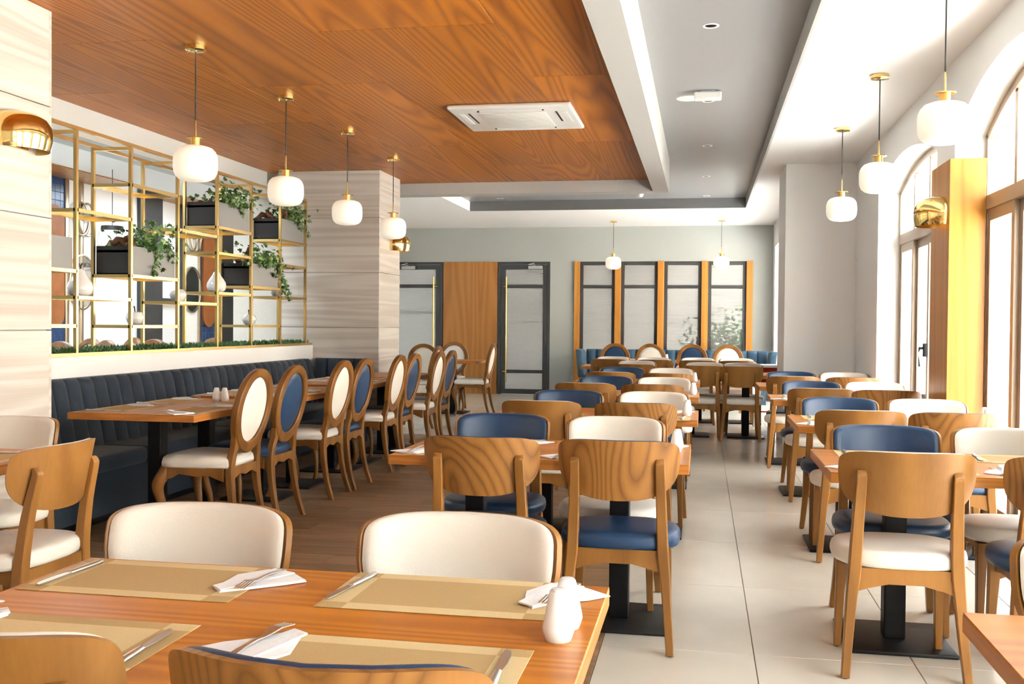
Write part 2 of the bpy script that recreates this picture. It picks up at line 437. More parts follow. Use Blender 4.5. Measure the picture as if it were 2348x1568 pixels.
# ---- right wall with arched openings
def arc(a, b, spring, top, n=18):
    h = top - spring; w = (b - a) / 2; R = (w * w + h * h) / (2 * h); cy, cz = (a + b) / 2, top - R
    t = math.asin(w / R)
    return [(cy + R * math.sin(-t + 2 * t * i / n), cz + R * math.cos(-t + 2 * t * i / n)) for i in range(n + 1)]
SPR = 2.54
wr = MB(); prev = -5.5
for a, b, t in WINS:
    wr.box(XR, 2.0, prev, a, 0, 3.3); prev = b
    p = arc(a, b, SPR, t)
    for i in range(len(p) - 1):
        wr.prism([(p[i][0], p[i][1]), (p[i + 1][0], p[i + 1][1]), (p[i + 1][0], 3.3), (p[i][0], 3.3)], 0, XR, 2.0)
    wr.box(1.80, 2.0, a, b, -0.1, 0.03)
wr.box(XR, 2.0, prev, 12.3, 0, 3.3)
struct('wall_right', wr, 'white_paint')
struct('wall_pier', B(0.873, XR + 0.01, 11.32, 12.3, 0, 3.3), 'white_paint')
struct('wall_right_far', MB().box(1.2, 2.0, 12.3, 12.9, 0, 3.3).box(1.2, 2.0, 17.7, 18.3, 0, 3.3).box(1.2, 2.0, 12.9, 17.7, 2.65, 3.3).box(1.5, 2.0, 12.9, 17.7, -0.1, 0.1), 'white_paint')
# ---- back wall: doors, wood panel, window bank
bw = MB()
D1 = (-5.75, -4.745); D2 = (-3.69, -2.73); WB = (-2.284, 0.86); ZD = 2.425
bw.box(-7.7, D1[0], YB, YB + 0.2, 0, 3.3).box(D1[1], D2[0], YB + 0.03, YB + 0.2, 0, ZD).box(D2[1], WB[0], YB, YB + 0.2, 0, ZD).box(WB[1], 2.0, YB, YB + 0.2, 0, ZD)
bw.box(D1[0], 2.0, YB, YB + 0.2, ZD, 3.3).box(WB[0], WB[1], YB, YB + 0.2, 0, 0.06)
struct('wall_back', bw, 'grey_paint')
struct('trim_6', RB(D1[1] + 0.015, D2[0] - 0.02, YB - 0.012, YB + 0.03, 0.0, ZD, r=0.004), 'wood_panel')
# ---- wall behind the camera
fw = MB().box(-7.7, 2.0, -5.7, -5.5, 0, 3.3)
struct('wall_front', fw, 'white_paint')
# ---- left side: band over the shelf, low wall, side room
struct('wall_left_band', B(-5.1, -4.755, 4.87, 10.46, 2.71, 3.3), 'band_grey')
struct('wall_left_low', MB().box(-4.62, -4.205, 4.87, 10.45, 0, 1.04), 'white_paint')
struct('wall_left_near', B(-4.95, -4.75, -5.5, 3.9, 0, 3.3), 'white_paint')
struct('wall_left_stucco', B(-5.22, -4.62, 10.6, 11.25, 0, 3.2), 'stucco')
struct('wall_left_far', B(-5.95, -5.8, 15.6, 18.1, 0, 3.3), 'grey_paint')
struct('wall_side_room', B(-7.75, -7.551, 2.0, 18.2, 0, 3.3), 'white_paint')
struct('wall_side_room_end', B(-7.6, -4.9, 1.8, 2.0, 0, 3.3), 'white_paint')
struct('floor_side_room', B(-7.6, -4.62, 2.0, 10.6, -0.01, 0.11), 'tile')
struct('ceiling_side_room', MB().box(-7.0, -4.9, 2.0, 15.6, 3.0, 3.04), 'white_ceiling')
struct('ceiling_side_strip', MB().box(-7.6, -7.0, 2.0, 15.6, 2.985, 3.04), 'wood_panel')
# ---- stone-clad pillars: panels 0.6 high with open joints
ZJ = [0, 0.635, 1.235, 1.835, 2.43, ZW]
def stone_pillar(name, x0, x1, y0, y1):
    p = struct(name, B(x0 + 0.02, x1 - 0.02, y0 + 0.02, y1 - 0.02, 0, ZW + 0.02), 'grout')
    g = 0.0025
    for a, b in zip(ZJ[:-1], ZJ[1:]):
        lo, hi = a + g, b - g
        obj('stone_panel', RB(x0, x1, y0, y0 + 0.02, lo, hi, r=0.002, seg=1).mesh('stone_panel', 'stone', smooth=False), p)
        obj('stone_panel', RB(x0, x1, y1 - 0.02, y1, lo, hi, r=0.002, seg=1).mesh('stone_panel', 'stone', smooth=False), p)
        obj('stone_panel', RB(x1 - 0.02, x1, y0 + 0.021, y1 - 0.021, lo, hi, r=0.002, seg=1).mesh('stone_panel', 'stone', smooth=False), p)
    return p
stone_pillar('wall_pillar_near', -4.75, -3.45, 3.6, 4.87)
stone_pillar('wall_pillar_middle', -4.62, -3.45, 10.45, 11.2)
# ---- wood-clad pillar between the arched windows
wp = struct('wall_pillar_window', B(1.59, 1.79, 7.0, 7.49, 0, 2.38), 'grout')
obj('cladding_panel', RB(1.57, 1.795, 6.98, 7.0, 0, 2.39, r=0.002).mesh('cladding_panel', 'wood_cladding', smooth=False), wp)
obj('cladding_panel', RB(1.57, 1.59, 7.001, 7.49, 0, 2.39, r=0.002).mesh('cladding_panel', 'wood_cladding', smooth=False), wp)
obj('cladding_panel', RB(1.57, 1.795, 7.491, 7.51, 0, 2.39, r=0.002).mesh('cladding_panel', 'wood_cladding', smooth=False), wp)
obj('cap', RB(1.59, 1.79, 7.0, 7.49, 2.38, 2.39, r=0.002).mesh('cap', 'wood_cladding', smooth=False), wp)
# ---- outside
struct('ground_outside', MB().box(2.0, 14, -12, 42, -0.25, -0.12).box(-14, 14, 18.3, 32, -0.25, -0.12).box(-14, 14, -14, -5.7, -0.25, -0.12), 'paving')
lane = struct('wall_outside_lane', B(7.5, 7.9, -10, 40, -0.12, 3.4), 'sandstone')
bk = RB(0, 0.26, -0.36, 0.36, -0.05, 0.05, r=0.01, seg=1).mesh('brick', 'orange_brick', smooth=False)
for z in (0.55, 1.85, 2.9):
    for k in range(34): obj('brick', bk, lane, (7.47, 10 + k * 0.74, z))
struct('wall_outside_back', MB().box(-9, 5.2, 22.5, 22.7, -0.12, 3.5).box(-9, 5.2, 22.4, 22.5, 1.35, 1.5).box(-8.2, -8.0, 18.3, 22.5, -0.12, 3.5), 'concrete')  # last box: added end wall that stops sun reaching behind the doors
struct('shade_slab', MB().box(-9, 5.2, 18.4, 22.7, 3.3, 3.5), 'concrete')  # added slab, out of view, shading the area behind the frosted panes

# ---------------------------------------------------------------- windows on the right
leaf_cache = {}
def arched_window(n, a, b, top):
    w = tag(obj('window_%d' % n, None), kind='structure')
    fr = MB()
    zt0, zt1 = 2.055, 2.145
    fr.box(1.80, 1.88, a, a + 0.05, 0.03, SPR).box(1.80, 1.88, b - 0.05, b, 0.03, SPR).box(1.795, 1.885, a, b, zt0, zt1).box(1.80, 1.88, a, b, 0.03, 0.07)
    po, pi = arc(a, b, SPR, top), arc(a + 0.055, b - 0.055, SPR - 0.03, top - 0.055)
    for i in range(len(po) - 1):
        fr.prism([po[i], po[i + 1], pi[i + 1], pi[i]], 0, 1.80, 1.88)
    obj('frame', fr.mesh('frame', 'bronze_frame', smooth=False), w)
    mid = (a + b) / 2
    for ym in (a + 0.6, mid, b - 0.6):
        zt = top - 0.045 - (ym - mid) ** 2 / (2 * 2.63)
        obj('mullion', B(1.815, 1.865, ym - 0.025, ym + 0.025, zt1, zt).mesh('mullion', 'bronze_frame', smooth=False), w)
    # upper panes between the mullions
    cuts = [a + 0.05, a + 0.6, mid, b - 0.6, b - 0.05]
    for i in range(4):
        y0, y1 = cuts[i] + 0.005, cuts[i + 1] - 0.005
        k = 6; topc = [(y0 + (y1 - y0) * j / k, top - 0.05 - (y0 + (y1 - y0) * j / k - mid) ** 2 / (2 * 2.63)) for j in range(k + 1)]
        obj('pane', MB().prism([(y0, zt1)] + topc + [(y1, zt1)], 0, 1.838, 1.842).mesh('pane', 'window_glass', smooth=False), w)
    # four glazed leaves below
    for i in range(4):
        y0 = a + 0.05 + (b - a - 0.1) * i / 4; y1 = a + 0.05 + (b - a - 0.1) * (i + 1) / 4
        x = 1.825 if i % 2 else 1.855
        s = 0.06
        lf = MB().box(x - 0.018, x + 0.018, y0, y0 + s, 0.07, zt0).box(x - 0.018, x + 0.018, y1 - s, y1, 0.07, zt0).box(x - 0.018, x + 0.018, y0 + s, y1 - s, zt0 - 0.075, zt0).box(x - 0.018, x + 0.018, y0 + s, y1 - s, 0.07, 0.17)
        o = obj('sash', lf.mesh('sash', 'bronze_frame', smooth=False), w)
        obj('pane', B(x - 0.003, x + 0.003, y0 + s, y1 - s, 0.17, zt0 - 0.075).mesh('pane', 'window_glass', smooth=False), o)
        if i == 1:
            h = MB().rbox(x - 0.05, x - 0.018, y1 - 0.055, y1 - 0.015, 1.05, 1.16, r=0.006).tube([(x - 0.04, y1 - 0.03, 1.12), (x - 0.075, y1 - 0.03, 1.12), (x - 0.085, y1 - 0.03, 1.08), (x - 0.075, y1 - 0.03, 0.97)], [0.011, 0.013, 0.012, 0.008])
            obj('handle', h.mesh('handle', 'black_metal'), o)
    return w
for k, (a, b, t) in enumerate(WINS): arched_window(k + 1, a, b, t)
w7 = tag(obj('window_7', None), kind='structure')
for k in range(4):
    y0, y1 = 12.9 + k * 1.2, 14.1 + k * 1.2
    o = obj('sash', MB().box(1.8, 1.86, y0, y0 + 0.06, 0.1, 2.65).box(1.8, 1.86, y1 - 0.06, y1, 0.1, 2.65).box(1.8, 1.86, y0 + 0.06, y1 - 0.06, 2.58, 2.65).box(1.8, 1.86, y0 + 0.06, y1 - 0.06, 0.1, 0.18).mesh('sash', 'bronze_frame', smooth=False), w7)
    obj('pane', B(1.828, 1.832, y0 + 0.06, y1 - 0.06, 0.18, 2.58).mesh('pane', 'window_glass', smooth=False), o)
# ---- window bank on the back wall
wbank = tag(obj('window_6', None), kind='structure')
def bx(px): return -2.284 + (px - 1318) * 0.007677
posts = [(1318, 1330.5), (1413, 1427), (1512, 1526.6), (1612, 1626.5), (1712.5, 1727)]
for a, b in posts:
    obj('post', RB(bx(a), bx(b), YB - 0.05, YB + 0.12, 0.0, ZD, r=0.004).mesh('post', 'wood_cladding', smooth=False), wbank)
for (a, b), (c, d) in zip(posts[:-1], posts[1:]):
    x0, x1 = bx(b), bx(c); t = 0.06
    y0, y1 = YB + 0.02, YB + 0.09
    sh = obj('sash', MB().box(x0, x0 + t, y0, y1, 0.06, ZD).box(x1 - t, x1, y0, y1, 0.06, ZD).box(x0 + t, x1 - t, y0, y1, ZD - 0.065, ZD).box(x0 + t, x1 - t, y0, y1, 1.945, 2.005).box(x0 + t, x1 - t, y0, y1, 0.06, 0.13).mesh('sash', 'dark_frame', smooth=False), wbank)
    obj('pane', B(x0 + t, x1 - t, YB + 0.05, YB + 0.058, 0.13, 1.945).mesh('pane', 'frosted_glass', smooth=False), sh)
    obj('pane', B(x0 + t, x1 - t, YB + 0.05, YB + 0.058, 2.005, ZD - 0.065).mesh('pane', 'frosted_glass', smooth=False), sh)
def glass_door(n, x0, x1, flip):
    d = tag(obj('door_%d' % n, None), kind='structure')
    y0, y1 = YB - 0.005, YB + 0.08
    obj('frame', MB().box(x0, x0 + 0.045, y0, y1, 0, ZD).box(x1 - 0.045, x1, y0, y1, 0, ZD).box(x0 + 0.045, x1 - 0.045, y0, y1, ZD - 0.05, ZD).mesh('frame', 'dark_frame', smooth=False), d)
    a, b = x0 + 0.05, x1 - 0.05; s = 0.085; y2, y3 = YB + 0.005, YB + 0.06
    lf = MB().box(a, a + s, y2, y3, 0.01, ZD - 0.055).box(b - s, b, y2, y3, 0.01, ZD - 0.055)
    for z0, z1 in ((0.01, 0.1), (0.39, 0.45), (1.945, 2.01), (2.285, ZD - 0.055)): lf.box(a + s, b - s, y2, y3, z0, z1)
    leaf = obj('leaf', lf.mesh('leaf', 'dark_frame', smooth=False), d)
    for z0, z1 in ((0.1, 0.39), (0.45, 1.945), (2.01, 2.285)):
        obj('pane', B(a + s, b - s, YB + 0.03, YB + 0.037, z0, z1).mesh('pane', 'frosted_glass', smooth=False), leaf)
    hx = a + 0.11 if not flip else b - 0.11
    hb = MB().tube([(hx, YB - 0.055, 0.23), (hx, YB - 0.055, 2.15)], 0.016, 10)
    for z in (0.42, 1.97): hb.tube([(hx, YB - 0.055, z), (hx - (0.06 if not flip else -0.06), YB - 0.03, z), (hx - (0.06 if not flip else -0.06), YB + 0.01, z)], 0.012, 8)
    obj('pull_handle', hb.mesh('pull_handle', 'brass'), leaf)
    cx = b - 0.22 if not flip else a + 0.3
    cl = MB().rbox(cx - 0.13, cx + 0.13, YB - 0.05, YB + 0.004, 2.29, 2.35, r=0.01)
    cl.tube([(cx, YB - 0.03, 2.36), (cx - 0.12, YB - 0.06, 2.375), (cx - 0.02, YB - 0.02, 2.40)], 0.009, 6)
    obj('door_closer', cl.mesh('door_closer', 'closer_grey'), d)
glass_door(1, D1[0], D1[1], True)
glass_door(2, D2[0], D2[1], False)

# ================================================================ SIDE CHAIRS
def sgn(v): return (v > 0) - (v < 0)
def superloop(a, bu, bl, nu, nl, n=44):
    out = []
    for i in range(n):
        t = 2 * PI * i / n; c, s_ = math.cos(t), math.sin(t)
        e = nu if s_ >= 0 else nl; b = bu if s_ >= 0 else bl
        out.append((a * sgn(c) * abs(c) ** (2 / e), b * sgn(s_) * abs(s_) ** (2 / e)))
    return out
def chair_protos():
    RC, ZM = 0.34, 0.768
    def surf(s_, z, off):
        th = s_ / RC
        y = -0.27 + (0.84 - z) * 0.22
        return (RC * math.sin(th) - off * math.sin(th), y + RC * (1 - math.cos(th)) + off * math.cos(th), z)
    ol = superloop(0.268, 0.072, 0.168, 4.4, 2.5, 56)
    rings = [0.03, 0.12, 0.22, 0.32, 0.42, 0.52, 0.62, 0.72, 0.82, 0.9, 0.96, 1.0]
    m = MB()
    out = [[surf(x * r, ZM + z * r, 0.0) for x, z in ol] for r in rings]
    inn = [[surf(x * r, ZM + z * r, 0.014) for x, z in ol] for r in reversed(rings)]
    m.loops(out + inn)
    P = {'back_panel': m.mesh('back_panel', 'wood_chair_figured', 50), 'back_panel_plain': swap(m.mesh('back_panel', 'wood_chair', 50), 'wood_chair')}
    ol2 = [(x * 0.98, z * (1.03 if z > 0 else 0.965)) for x, z in ol]
    m = MB()
    prof = [(0.03, 0.036), (0.12, 0.036), (0.22, 0.036), (0.32, 0.036), (0.42, 0.036), (0.52, 0.0358), (0.62, 0.0356), (0.72, 0.035), (0.81, 0.0343), (0.88, 0.033), (0.95, 0.029), (0.985, 0.022), (1.0, 0.014)]
    m.loops([[surf(x * r, ZM + z * r, 0.006 + d) for x, z in ol2] for r, d in prof] + [[surf(x * r, ZM + z * r, 0.0145) for x, z in ol2] for r in (0.97, 0.8, 0.6, 0.4, 0.2, 0.03)])
    P['back_pad'] = m.mesh('back_pad', 'cream_leather', 60)
    so = superloop(0.243, 0.205, 0.2, 2.7, 2.9, 40)
    m = MB()
    sp = [(0.93, 0.402), (0.985, 0.408), (1.0, 0.422), (1.0, 0.438), (0.985, 0.452), (0.94, 0.463), (0.87, 0.467), (0.75, 0.47), (0.5, 0.472), (0.25, 0.473), (0.03, 0.473)]
    m.loops([[(x * r, 0.01 + y * r, z) for x, y in so] for r, z in sp])
    P['seat_cushion'] = m.mesh('seat_cushion', 'cream_leather', 60)
    for sx in (-1, 1):
        bp, bv = smooth_path([(sx * 0.212, -0.205, 0.004), (sx * 0.2, -0.178, 0.15), (sx * 0.188, -0.162, 0.3), (sx * 0.18, -0.16, 0.38), (sx * 0.176, -0.166, 0.46), (sx * 0.171, -0.186, 0.6), (sx * 0.167, -0.214, 0.72), (sx * 0.167, -0.219, 0.75), (sx * 0.167, -0.213, 0.768)],
                             list(zip([0.03, 0.034, 0.04, 0.045, 0.043, 0.04, 0.037, 0.036, 0.032], [0.03, 0.034, 0.04, 0.046, 0.042, 0.036, 0.03, 0.025, 0.01])), 3)
        m = MB().beam(bp, [v[0] for v in bv], [v[1] for v in bv], 0.2)
        P['rear%d' % sx] = m.mesh('leg', 'wood_chair', 40)
        m = MB().beam([(sx * 0.193, 0.178, 0.004), (sx * 0.187, 0.165, 0.22), (sx * 0.182, 0.155, 0.40)], [0.026, 0.034, 0.044], [0.026, 0.034, 0.044], 0.2)
        P['front%d' % sx] = m.mesh('leg', 'wood_chair', 40)
        m = MB().prism([(-0.15, 0.402), (0.14, 0.402), (0.14, 0.345), (0.06, 0.358), (-0.06, 0.358), (-0.15, 0.335)], 0, sx * 0.172 - 0.011, sx * 0.172 + 0.011)
        P['side%d' % sx] = m.mesh('apron', 'wood_chair', 30)
    arch = [(-0.168, 0.402), (0.168, 0.402), (0.168, 0.315), (0.13, 0.328), (0.06, 0.345), (-0.06, 0.345), (-0.13, 0.328), (-0.168, 0.315)]
    P['rear_apron'] = MB().prism(arch, 1, -0.173, -0.15).mesh('apron', 'wood_chair', 30)
    P['front_apron'] = MB().prism(arch, 1, 0.145, 0.168).mesh('apron', 'wood_chair', 30)
    P['foot'] = MB().lathe([(0.009, 0), (0.009, 0.005)], 10).mesh('glide', 'rubber')
    for c in ('cream', 'blue'):
        for k in ('back_pad', 'seat_cushion'):
            P[k + c] = P[k] if c == 'cream' else swap(P[k], 'blue_leather')
    return P
CP = chair_protos()
def side_chair(x, y, rz, colour, label, group, figured=True):
    t = thing('dining_chair', label, 'chair', (x, y, 0), rz, group)
    obj('back_panel', CP['back_panel' if figured else 'back_panel_plain'], t)
    obj('back_pad', CP['back_pad' + colour], t)
    obj('seat_cushion', CP['seat_cushion' + colour], t)
    for k, fx, fy in (('rear-1', -0.212, -0.205), ('rear1', 0.212, -0.205), ('front-1', -0.193, 0.178), ('front1', 0.193, 0.178)):
        l = obj('leg', CP[k], t); obj('glide', CP['foot'], l, (fx, fy, 0))
    for k in ('side-1', 'side1', 'rear_apron', 'front_apron'): obj('apron', CP[k], t)
    return t

# ================================================================ OVAL-BACK CHAIRS
def oval_protos():
    def yb(z): return -0.195 - (z - 0.45) * 0.185
    ZM = 0.775
    n = 48
    def ell(a, bu, bl, k=1.0):
        return [(a * k * math.cos(2 * PI * i / n), ((bu if math.sin(2 * PI * i / n) >= 0 else bl) * k) * math.sin(2 * PI * i / n)) for i in range(n)]
    o, q = ell(0.23, 0.236, 0.268), ell(0.172, 0.184, 0.2)
    m = MB(); lps = []
    for dy, so, w in ((-0.024, 0.972, 0), (-0.017, 1.0, 0), (0.015, 1.0, 0), (0.022, 0.972, 0)):
        lps.append([(x * so, yb(ZM + z * so) + dy, ZM + z * so) for x, z in o])
    for dy, si in ((0.022, 1.04), (0.015, 1.0), (-0.017, 1.0), (-0.024, 1.04)):
        lps.append([(x * si, yb(ZM + z * si) + dy, ZM + z * si) for x, z in q])
    lps.append(lps[0])
    m.loops(lps, False, False)
    P = {'back_frame': m.mesh('back_frame', 'wood_oval', 40)}
    m = MB(); rr = [0.03, 0.4, 0.75, 0.93, 1.0]; dd = [0.02, 0.019, 0.016, 0.011, 0.004]
    p2 = [(x * 1.01, z * 1.01) for x, z in q]
    m.loops([[(x * r, yb(ZM + z * r) - d, ZM + z * r) for x, z in p2] for r, d in zip(rr, dd)] + [[(x * r, yb(ZM + z * r) + d, ZM + z * r) for x, z in p2] for r, d in zip(rr[::-1], dd[::-1])])
    P['back_pad'] = m.mesh('back_pad', 'cream_leather', 50)
    fr = [(-0.2, -0.2), (0.2, -0.2), (0.225, -0.05), (0.245, 0.14), (0.235, 0.2), (0.17, 0.235), (0.0, 0.245), (-0.17, 0.235), (-0.235, 0.2), (-0.245, 0.14), (-0.225, -0.05)]
    def off(k): return [(x * k, (y - 0.02) * k + 0.02) for x, y in fr]
    m = MB(); m.loops([[(x, y, z) for x, y in off(k)] for k, z in ((0.97, 0.435), (1.0, 0.447), (1.0, 0.462), (0.975, 0.485), (0.9, 0.5), (0.7, 0.51), (0.3, 0.515), (0.03, 0.515))])
    P['seat_cushion'] = m.mesh('seat_cushion', 'cream_leather', 70)
    for sx in (-1, 1):
        pts = [(sx * 0.185, -0.275, 0.004), (sx * 0.178, -0.235, 0.13), (sx * 0.172, -0.208, 0.28), (sx * 0.168, -0.197, 0.42), (sx * 0.162, yb(0.5), 0.5), (sx * 0.15, yb(0.55), 0.55), (sx * 0.165, yb(0.62), 0.62), (sx * 0.185, yb(0.68), 0.68)]
        rp_, rv = smooth_path(pts, list(zip([0.032, 0.036, 0.044, 0.05, 0.046, 0.046, 0.044, 0.02], [0.03, 0.034, 0.04, 0.046, 0.044, 0.04, 0.036, 0.028])), 4)
        P['rear%d' % sx] = MB().beam(rp_, [v[0] for v in rv], [v[1] for v in rv], 0.25).mesh('leg', 'wood_oval', 40)
        fp, fv = smooth_path([(sx * 0.2, 0.185, 0.437), (sx * 0.21, 0.2, 0.395), (sx * 0.228, 0.224, 0.34), (sx * 0.226, 0.222, 0.28), (sx * 0.207, 0.197, 0.18), (sx * 0.2, 0.19, 0.09), (sx * 0.21, 0.203, 0.03), (sx * 0.218, 0.213, 0.003)], [0.032, 0.036, 0.036, 0.029, 0.02, 0.0145, 0.018, 0.019], 4)
        P['front%d' % sx] = MB().tube(fp, [v[0] for v in fv], 12).mesh('leg', 'wood_oval', 60)
        sc = [(-0.17, 0.438), (0.185, 0.438), (0.185, 0.365), (0.15, 0.37), (0.1, 0.4), (0.04, 0.392), (-0.02, 0.385), (-0.08, 0.395), (-0.13, 0.375), (-0.17, 0.36)]
        P['side%d' % sx] = MB().loops([[(sx * (0.2 + 0.02 * (y + 0.17) / 0.35) - 0.012 * sx, y, z) for y, z in sc], [(sx * (0.2 + 0.02 * (y + 0.17) / 0.35) + 0.01 * sx, y, z) for y, z in sc]]).mesh('apron', 'wood_oval', 30)
    sc = [(-0.17, 0.438), (0.17, 0.438), (0.17, 0.365), (0.13, 0.375), (0.08, 0.395), (0.03, 0.385), (0, 0.378), (-0.03, 0.385), (-0.08, 0.395), (-0.13, 0.375), (-0.17, 0.365)]
    P['rear_apron'] = MB().prism(sc, 1, -0.215, -0.19).mesh('apron', 'wood_oval', 30)
    sc2 = [(x * 1.18, z) for x, z in sc]
    P['front_apron'] = MB().prism(sc2, 1, 0.2, 0.228).mesh('apron', 'wood_oval', 30)
    for k in ('back_pad', 'seat_cushion'):
        P[k + 'cream'] = P[k]; P[k + 'blue'] = swap(P[k], 'blue_leather')
    return P
OP = oval_protos()
def oval_chair(x, y, rz, colour, label, group, z=0.0):
    t = thing('oval_back_chair', label, 'chair', (x, y, z), rz, group)
    f_ = obj('back_frame', OP['back_frame'], t)
    obj('back_pad', OP['back_pad' + colour], t)
    obj('seat_cushion', OP['seat_cushion' + colour], t)
    for k in ('rear-1', 'rear1', 'front-1', 'front1'): obj('leg', OP[k], t)
    for k in ('side-1', 'side1', 'rear_apron', 'front_apron'): obj('apron', OP[k], t)
    return t

# ================================================================ TABLES
plate_me = None
def pedestal_meshes(z):
    pl = MB().rbox(-0.21, 0.21, -0.22, 0.22, 0.0, 0.016, r=0.005, seg=2)
    return (pl.mesh('base_plate', 'plate_metal'), MB().rbox(-0.042, 0.042, -0.042, 0.042, 0.016, z - 0.05, r=0.004, seg=1).mesh('pole', 'black_metal'),
            RB(-0.15, 0.15, -0.15, 0.15, z - 0.05, z - 0.04, r=0.002, seg=1).mesh('mount_plate', 'black_metal'))
PED = {}
def table(x0, x1, y0, y1, z, label, group, along='x', th=0.04, single=False):
    cx, cy = (x0 + x1) / 2, (y0 + y1) / 2
    t = thing('dining_table', label, 'table', (cx, cy, 0), 0 if along == 'x' else PI / 2, group)
    lx, ly = ((x1 - x0) / 2, (y1 - y0) / 2) if along == 'x' else ((y1 - y0) / 2, (x1 - x0) / 2)
    top = obj('tabletop', RB(-lx, lx, -ly, ly, z - 0.003, z, r=0.0015, seg=1).mesh('tabletop', 'wood_table', smooth=False), t)
    obj('edge_band', RB(-lx, lx, -ly, ly, z - th, z - 0.0031, r=0.002, seg=1).mesh('edge_band', 'wood_table_edge', smooth=False), top)
    if z not in PED: PED[z] = pedestal_meshes(z)
    for px in ((0,) if single else (-lx + 0.3, lx - 0.3)):
        obj('base_plate', PED[z][0], t, (px, 0, 0)); obj('pole', PED[z][1], t, (px, 0, 0)); obj('mount_plate', PED[z][2], t, (px, 0, 0))
    return t
# ---- place settings
mat_me = {False: RB(-0.235, 0.235, -0.137, 0.137, 0, 0.0012, r=0.0005, seg=1).mesh('placemat', 'placemat_kraft', smooth=False)}
mat_me[True] = swap(mat_me[False], 'placemat_pale')
def fork_mesh():
    m = MB()
    hp = [(-0.1, 0.004), (-0.095, 0.0085), (-0.07, 0.0075), (-0.03, 0.0042), (0.0, 0.0035), (0.02, 0.005), (0.035, 0.0095), (0.05, 0.0115), (0.06, 0.0118)]
    zc = lambda y: 0.004 + (0.010 if y > 0.02 else 0) * min(1, max(0, (y - 0.02) / 0.04)) + 0.004 * math.cos(y * 28)
    m.loops([[(-w, y, zc(y)), (w, y, zc(y)), (w, y, zc(y) + 0.0022), (-w, y, zc(y) + 0.0022)] for y, w in hp])
    for k in range(4):
        x = -0.0098 + k * 0.0065
        m.loops([[(x - 0.0017, y, z), (x + 0.0017, y, z), (x + 0.0017, y, z + 0.0018), (x - 0.0017, y, z + 0.0018)] for y, z in ((0.058, zc(0.058)), (0.08, zc(0.07) - 0.002), (0.1, zc(0.07) - 0.004))])
    return m.mesh('fork', 'steel', 40)
def knife_meshes():
    h = MB().loops([[(w * math.cos(a), y, 0.005 + 0.0045 * math.sin(a)) for a in [2 * PI * i / 10 for i in range(10)]] for y, w in ((-0.115, 0.005), (-0.11, 0.0085), (-0.08, 0.0085), (-0.03, 0.007), (-0.005, 0.006))])
    b = MB().prism([(-0.006, -0.005), (0.006, -0.005), (0.0095, 0.03), (0.0095, 0.07), (0.006, 0.092), (0.0, 0.1), (-0.005, 0.1), (-0.0065, 0.07), (-0.006, 0.02)], 2, 0.004, 0.0058)
    return h.mesh('handle', 'steel', 50), b.mesh('blade', 'steel', 30)
def napkin_mesh(seed):
    r = random.Random(seed); m = MB()
    pts = [(-0.09, -0.05), (-0.02, -0.085), (0.045, -0.09), (0.075, -0.02), (0.06, 0.075), (0.02, 0.1), (-0.01, 0.05), (-0.06, 0.0)]
    pts = [(x + r.uniform(-.008, .008), y + r.uniform(-.008, .008)) for x, y in pts]
    lo = [(x, y, 0.0) for x, y in pts]; hi = [(x * 0.97, y * 0.97, 0.002 + r.uniform(0, 0.003)) for x, y in pts]; up = [(x * 0.5, y * 0.5, 0.004 + r.uniform(0, 0.003)) for x, y in pts]
    m.loops([lo, hi, up])
    pts2 = [(-0.03, -0.08), (0.03, -0.09), (0.06, 0.08), (0.025, 0.098)]
    m.loops([[(x, y, 0.003) for x, y in pts2], [(x, y, 0.006 + r.uniform(0, .002)) for x, y in pts2]])
    return m.mesh('napkin', 'paper_white', 25)
FORK = fork_mesh(); KH, KB = knife_meshes(); NAPS = [napkin_mesh(i) for i in range(4)]
def setting(cx, cy, z, rz, where, inv=False, mat_=True, nap=True, k=0, group='place settings on the tables', dy=0.0):
    """rz=0: the guest sits at -y and looks to +y; fork and napkin on the guest's left, knife on the right"""
    c, s_ = math.cos(rz), math.sin(rz)
    def at(x, y): return (cx + c * x - s_ * y, cy + s_ * x + c * y)
    r = random.Random(int(cx * 1000) * 7 + int(cy * 1000))
    if mat_:
        m = obj('placemat', mat_me[inv], None, (cx, cy, z + 0.0004), (0, 0, rz + r.uniform(-.015, .015)))
        tag(m, 'two-tone tan paper placemat, ' + where, 'placemat', 'paper placemats')
    px, py = at(-0.235 + r.uniform(-.01, .02), -0.01 + dy + r.uniform(-.02, .02))
    a = rz + r.uniform(-.35, .2)
    n = obj('napkin', NAPS[k % 4], None, (px, py, z + 0.0018), (0, 0, a))
    tag(n, 'white paper napkin under the fork, ' + where, 'napkin', 'paper napkins')
    f_ = obj('fork', FORK, None, (px + 0.005, py, z + 0.006), (0, 0, rz + r.uniform(-.3, -.05)))
    tag(f_, 'steel fork on the napkin, ' + where, 'fork', 'steel forks')
    px, py = at(0.2 + r.uniform(-.01, .01), r.uniform(-.02, .02))
    t = thing('table_knife', 'steel knife on the placemat, ' + where, 'knife', (px, py, z + 0.0018), rz + r.uniform(-.15, .1), 'steel table knives')
    obj('handle', KH, t); obj('blade', KB, t)
def shaker_mesh():
    n = 10; m = MB()
    prof = [(0.0, 0.0), (0.022, 0.0), (0.0235, 0.003), (0.0285, 0.018), (0.028, 0.024), (0.0172, 0.080), (0.0155, 0.087), (0.011, 0.091), (0.0, 0.092)]
    m.lathe(prof, 40)
    return m.mesh('body', 'shaker_ceramic', 25)
SHK = shaker_mesh()
SHT = MB().lathe([(0.0, 0.0906), (0.0012, 0.0916), (0.0, 0.0918)], 6).mesh('hole', 'slot_black')
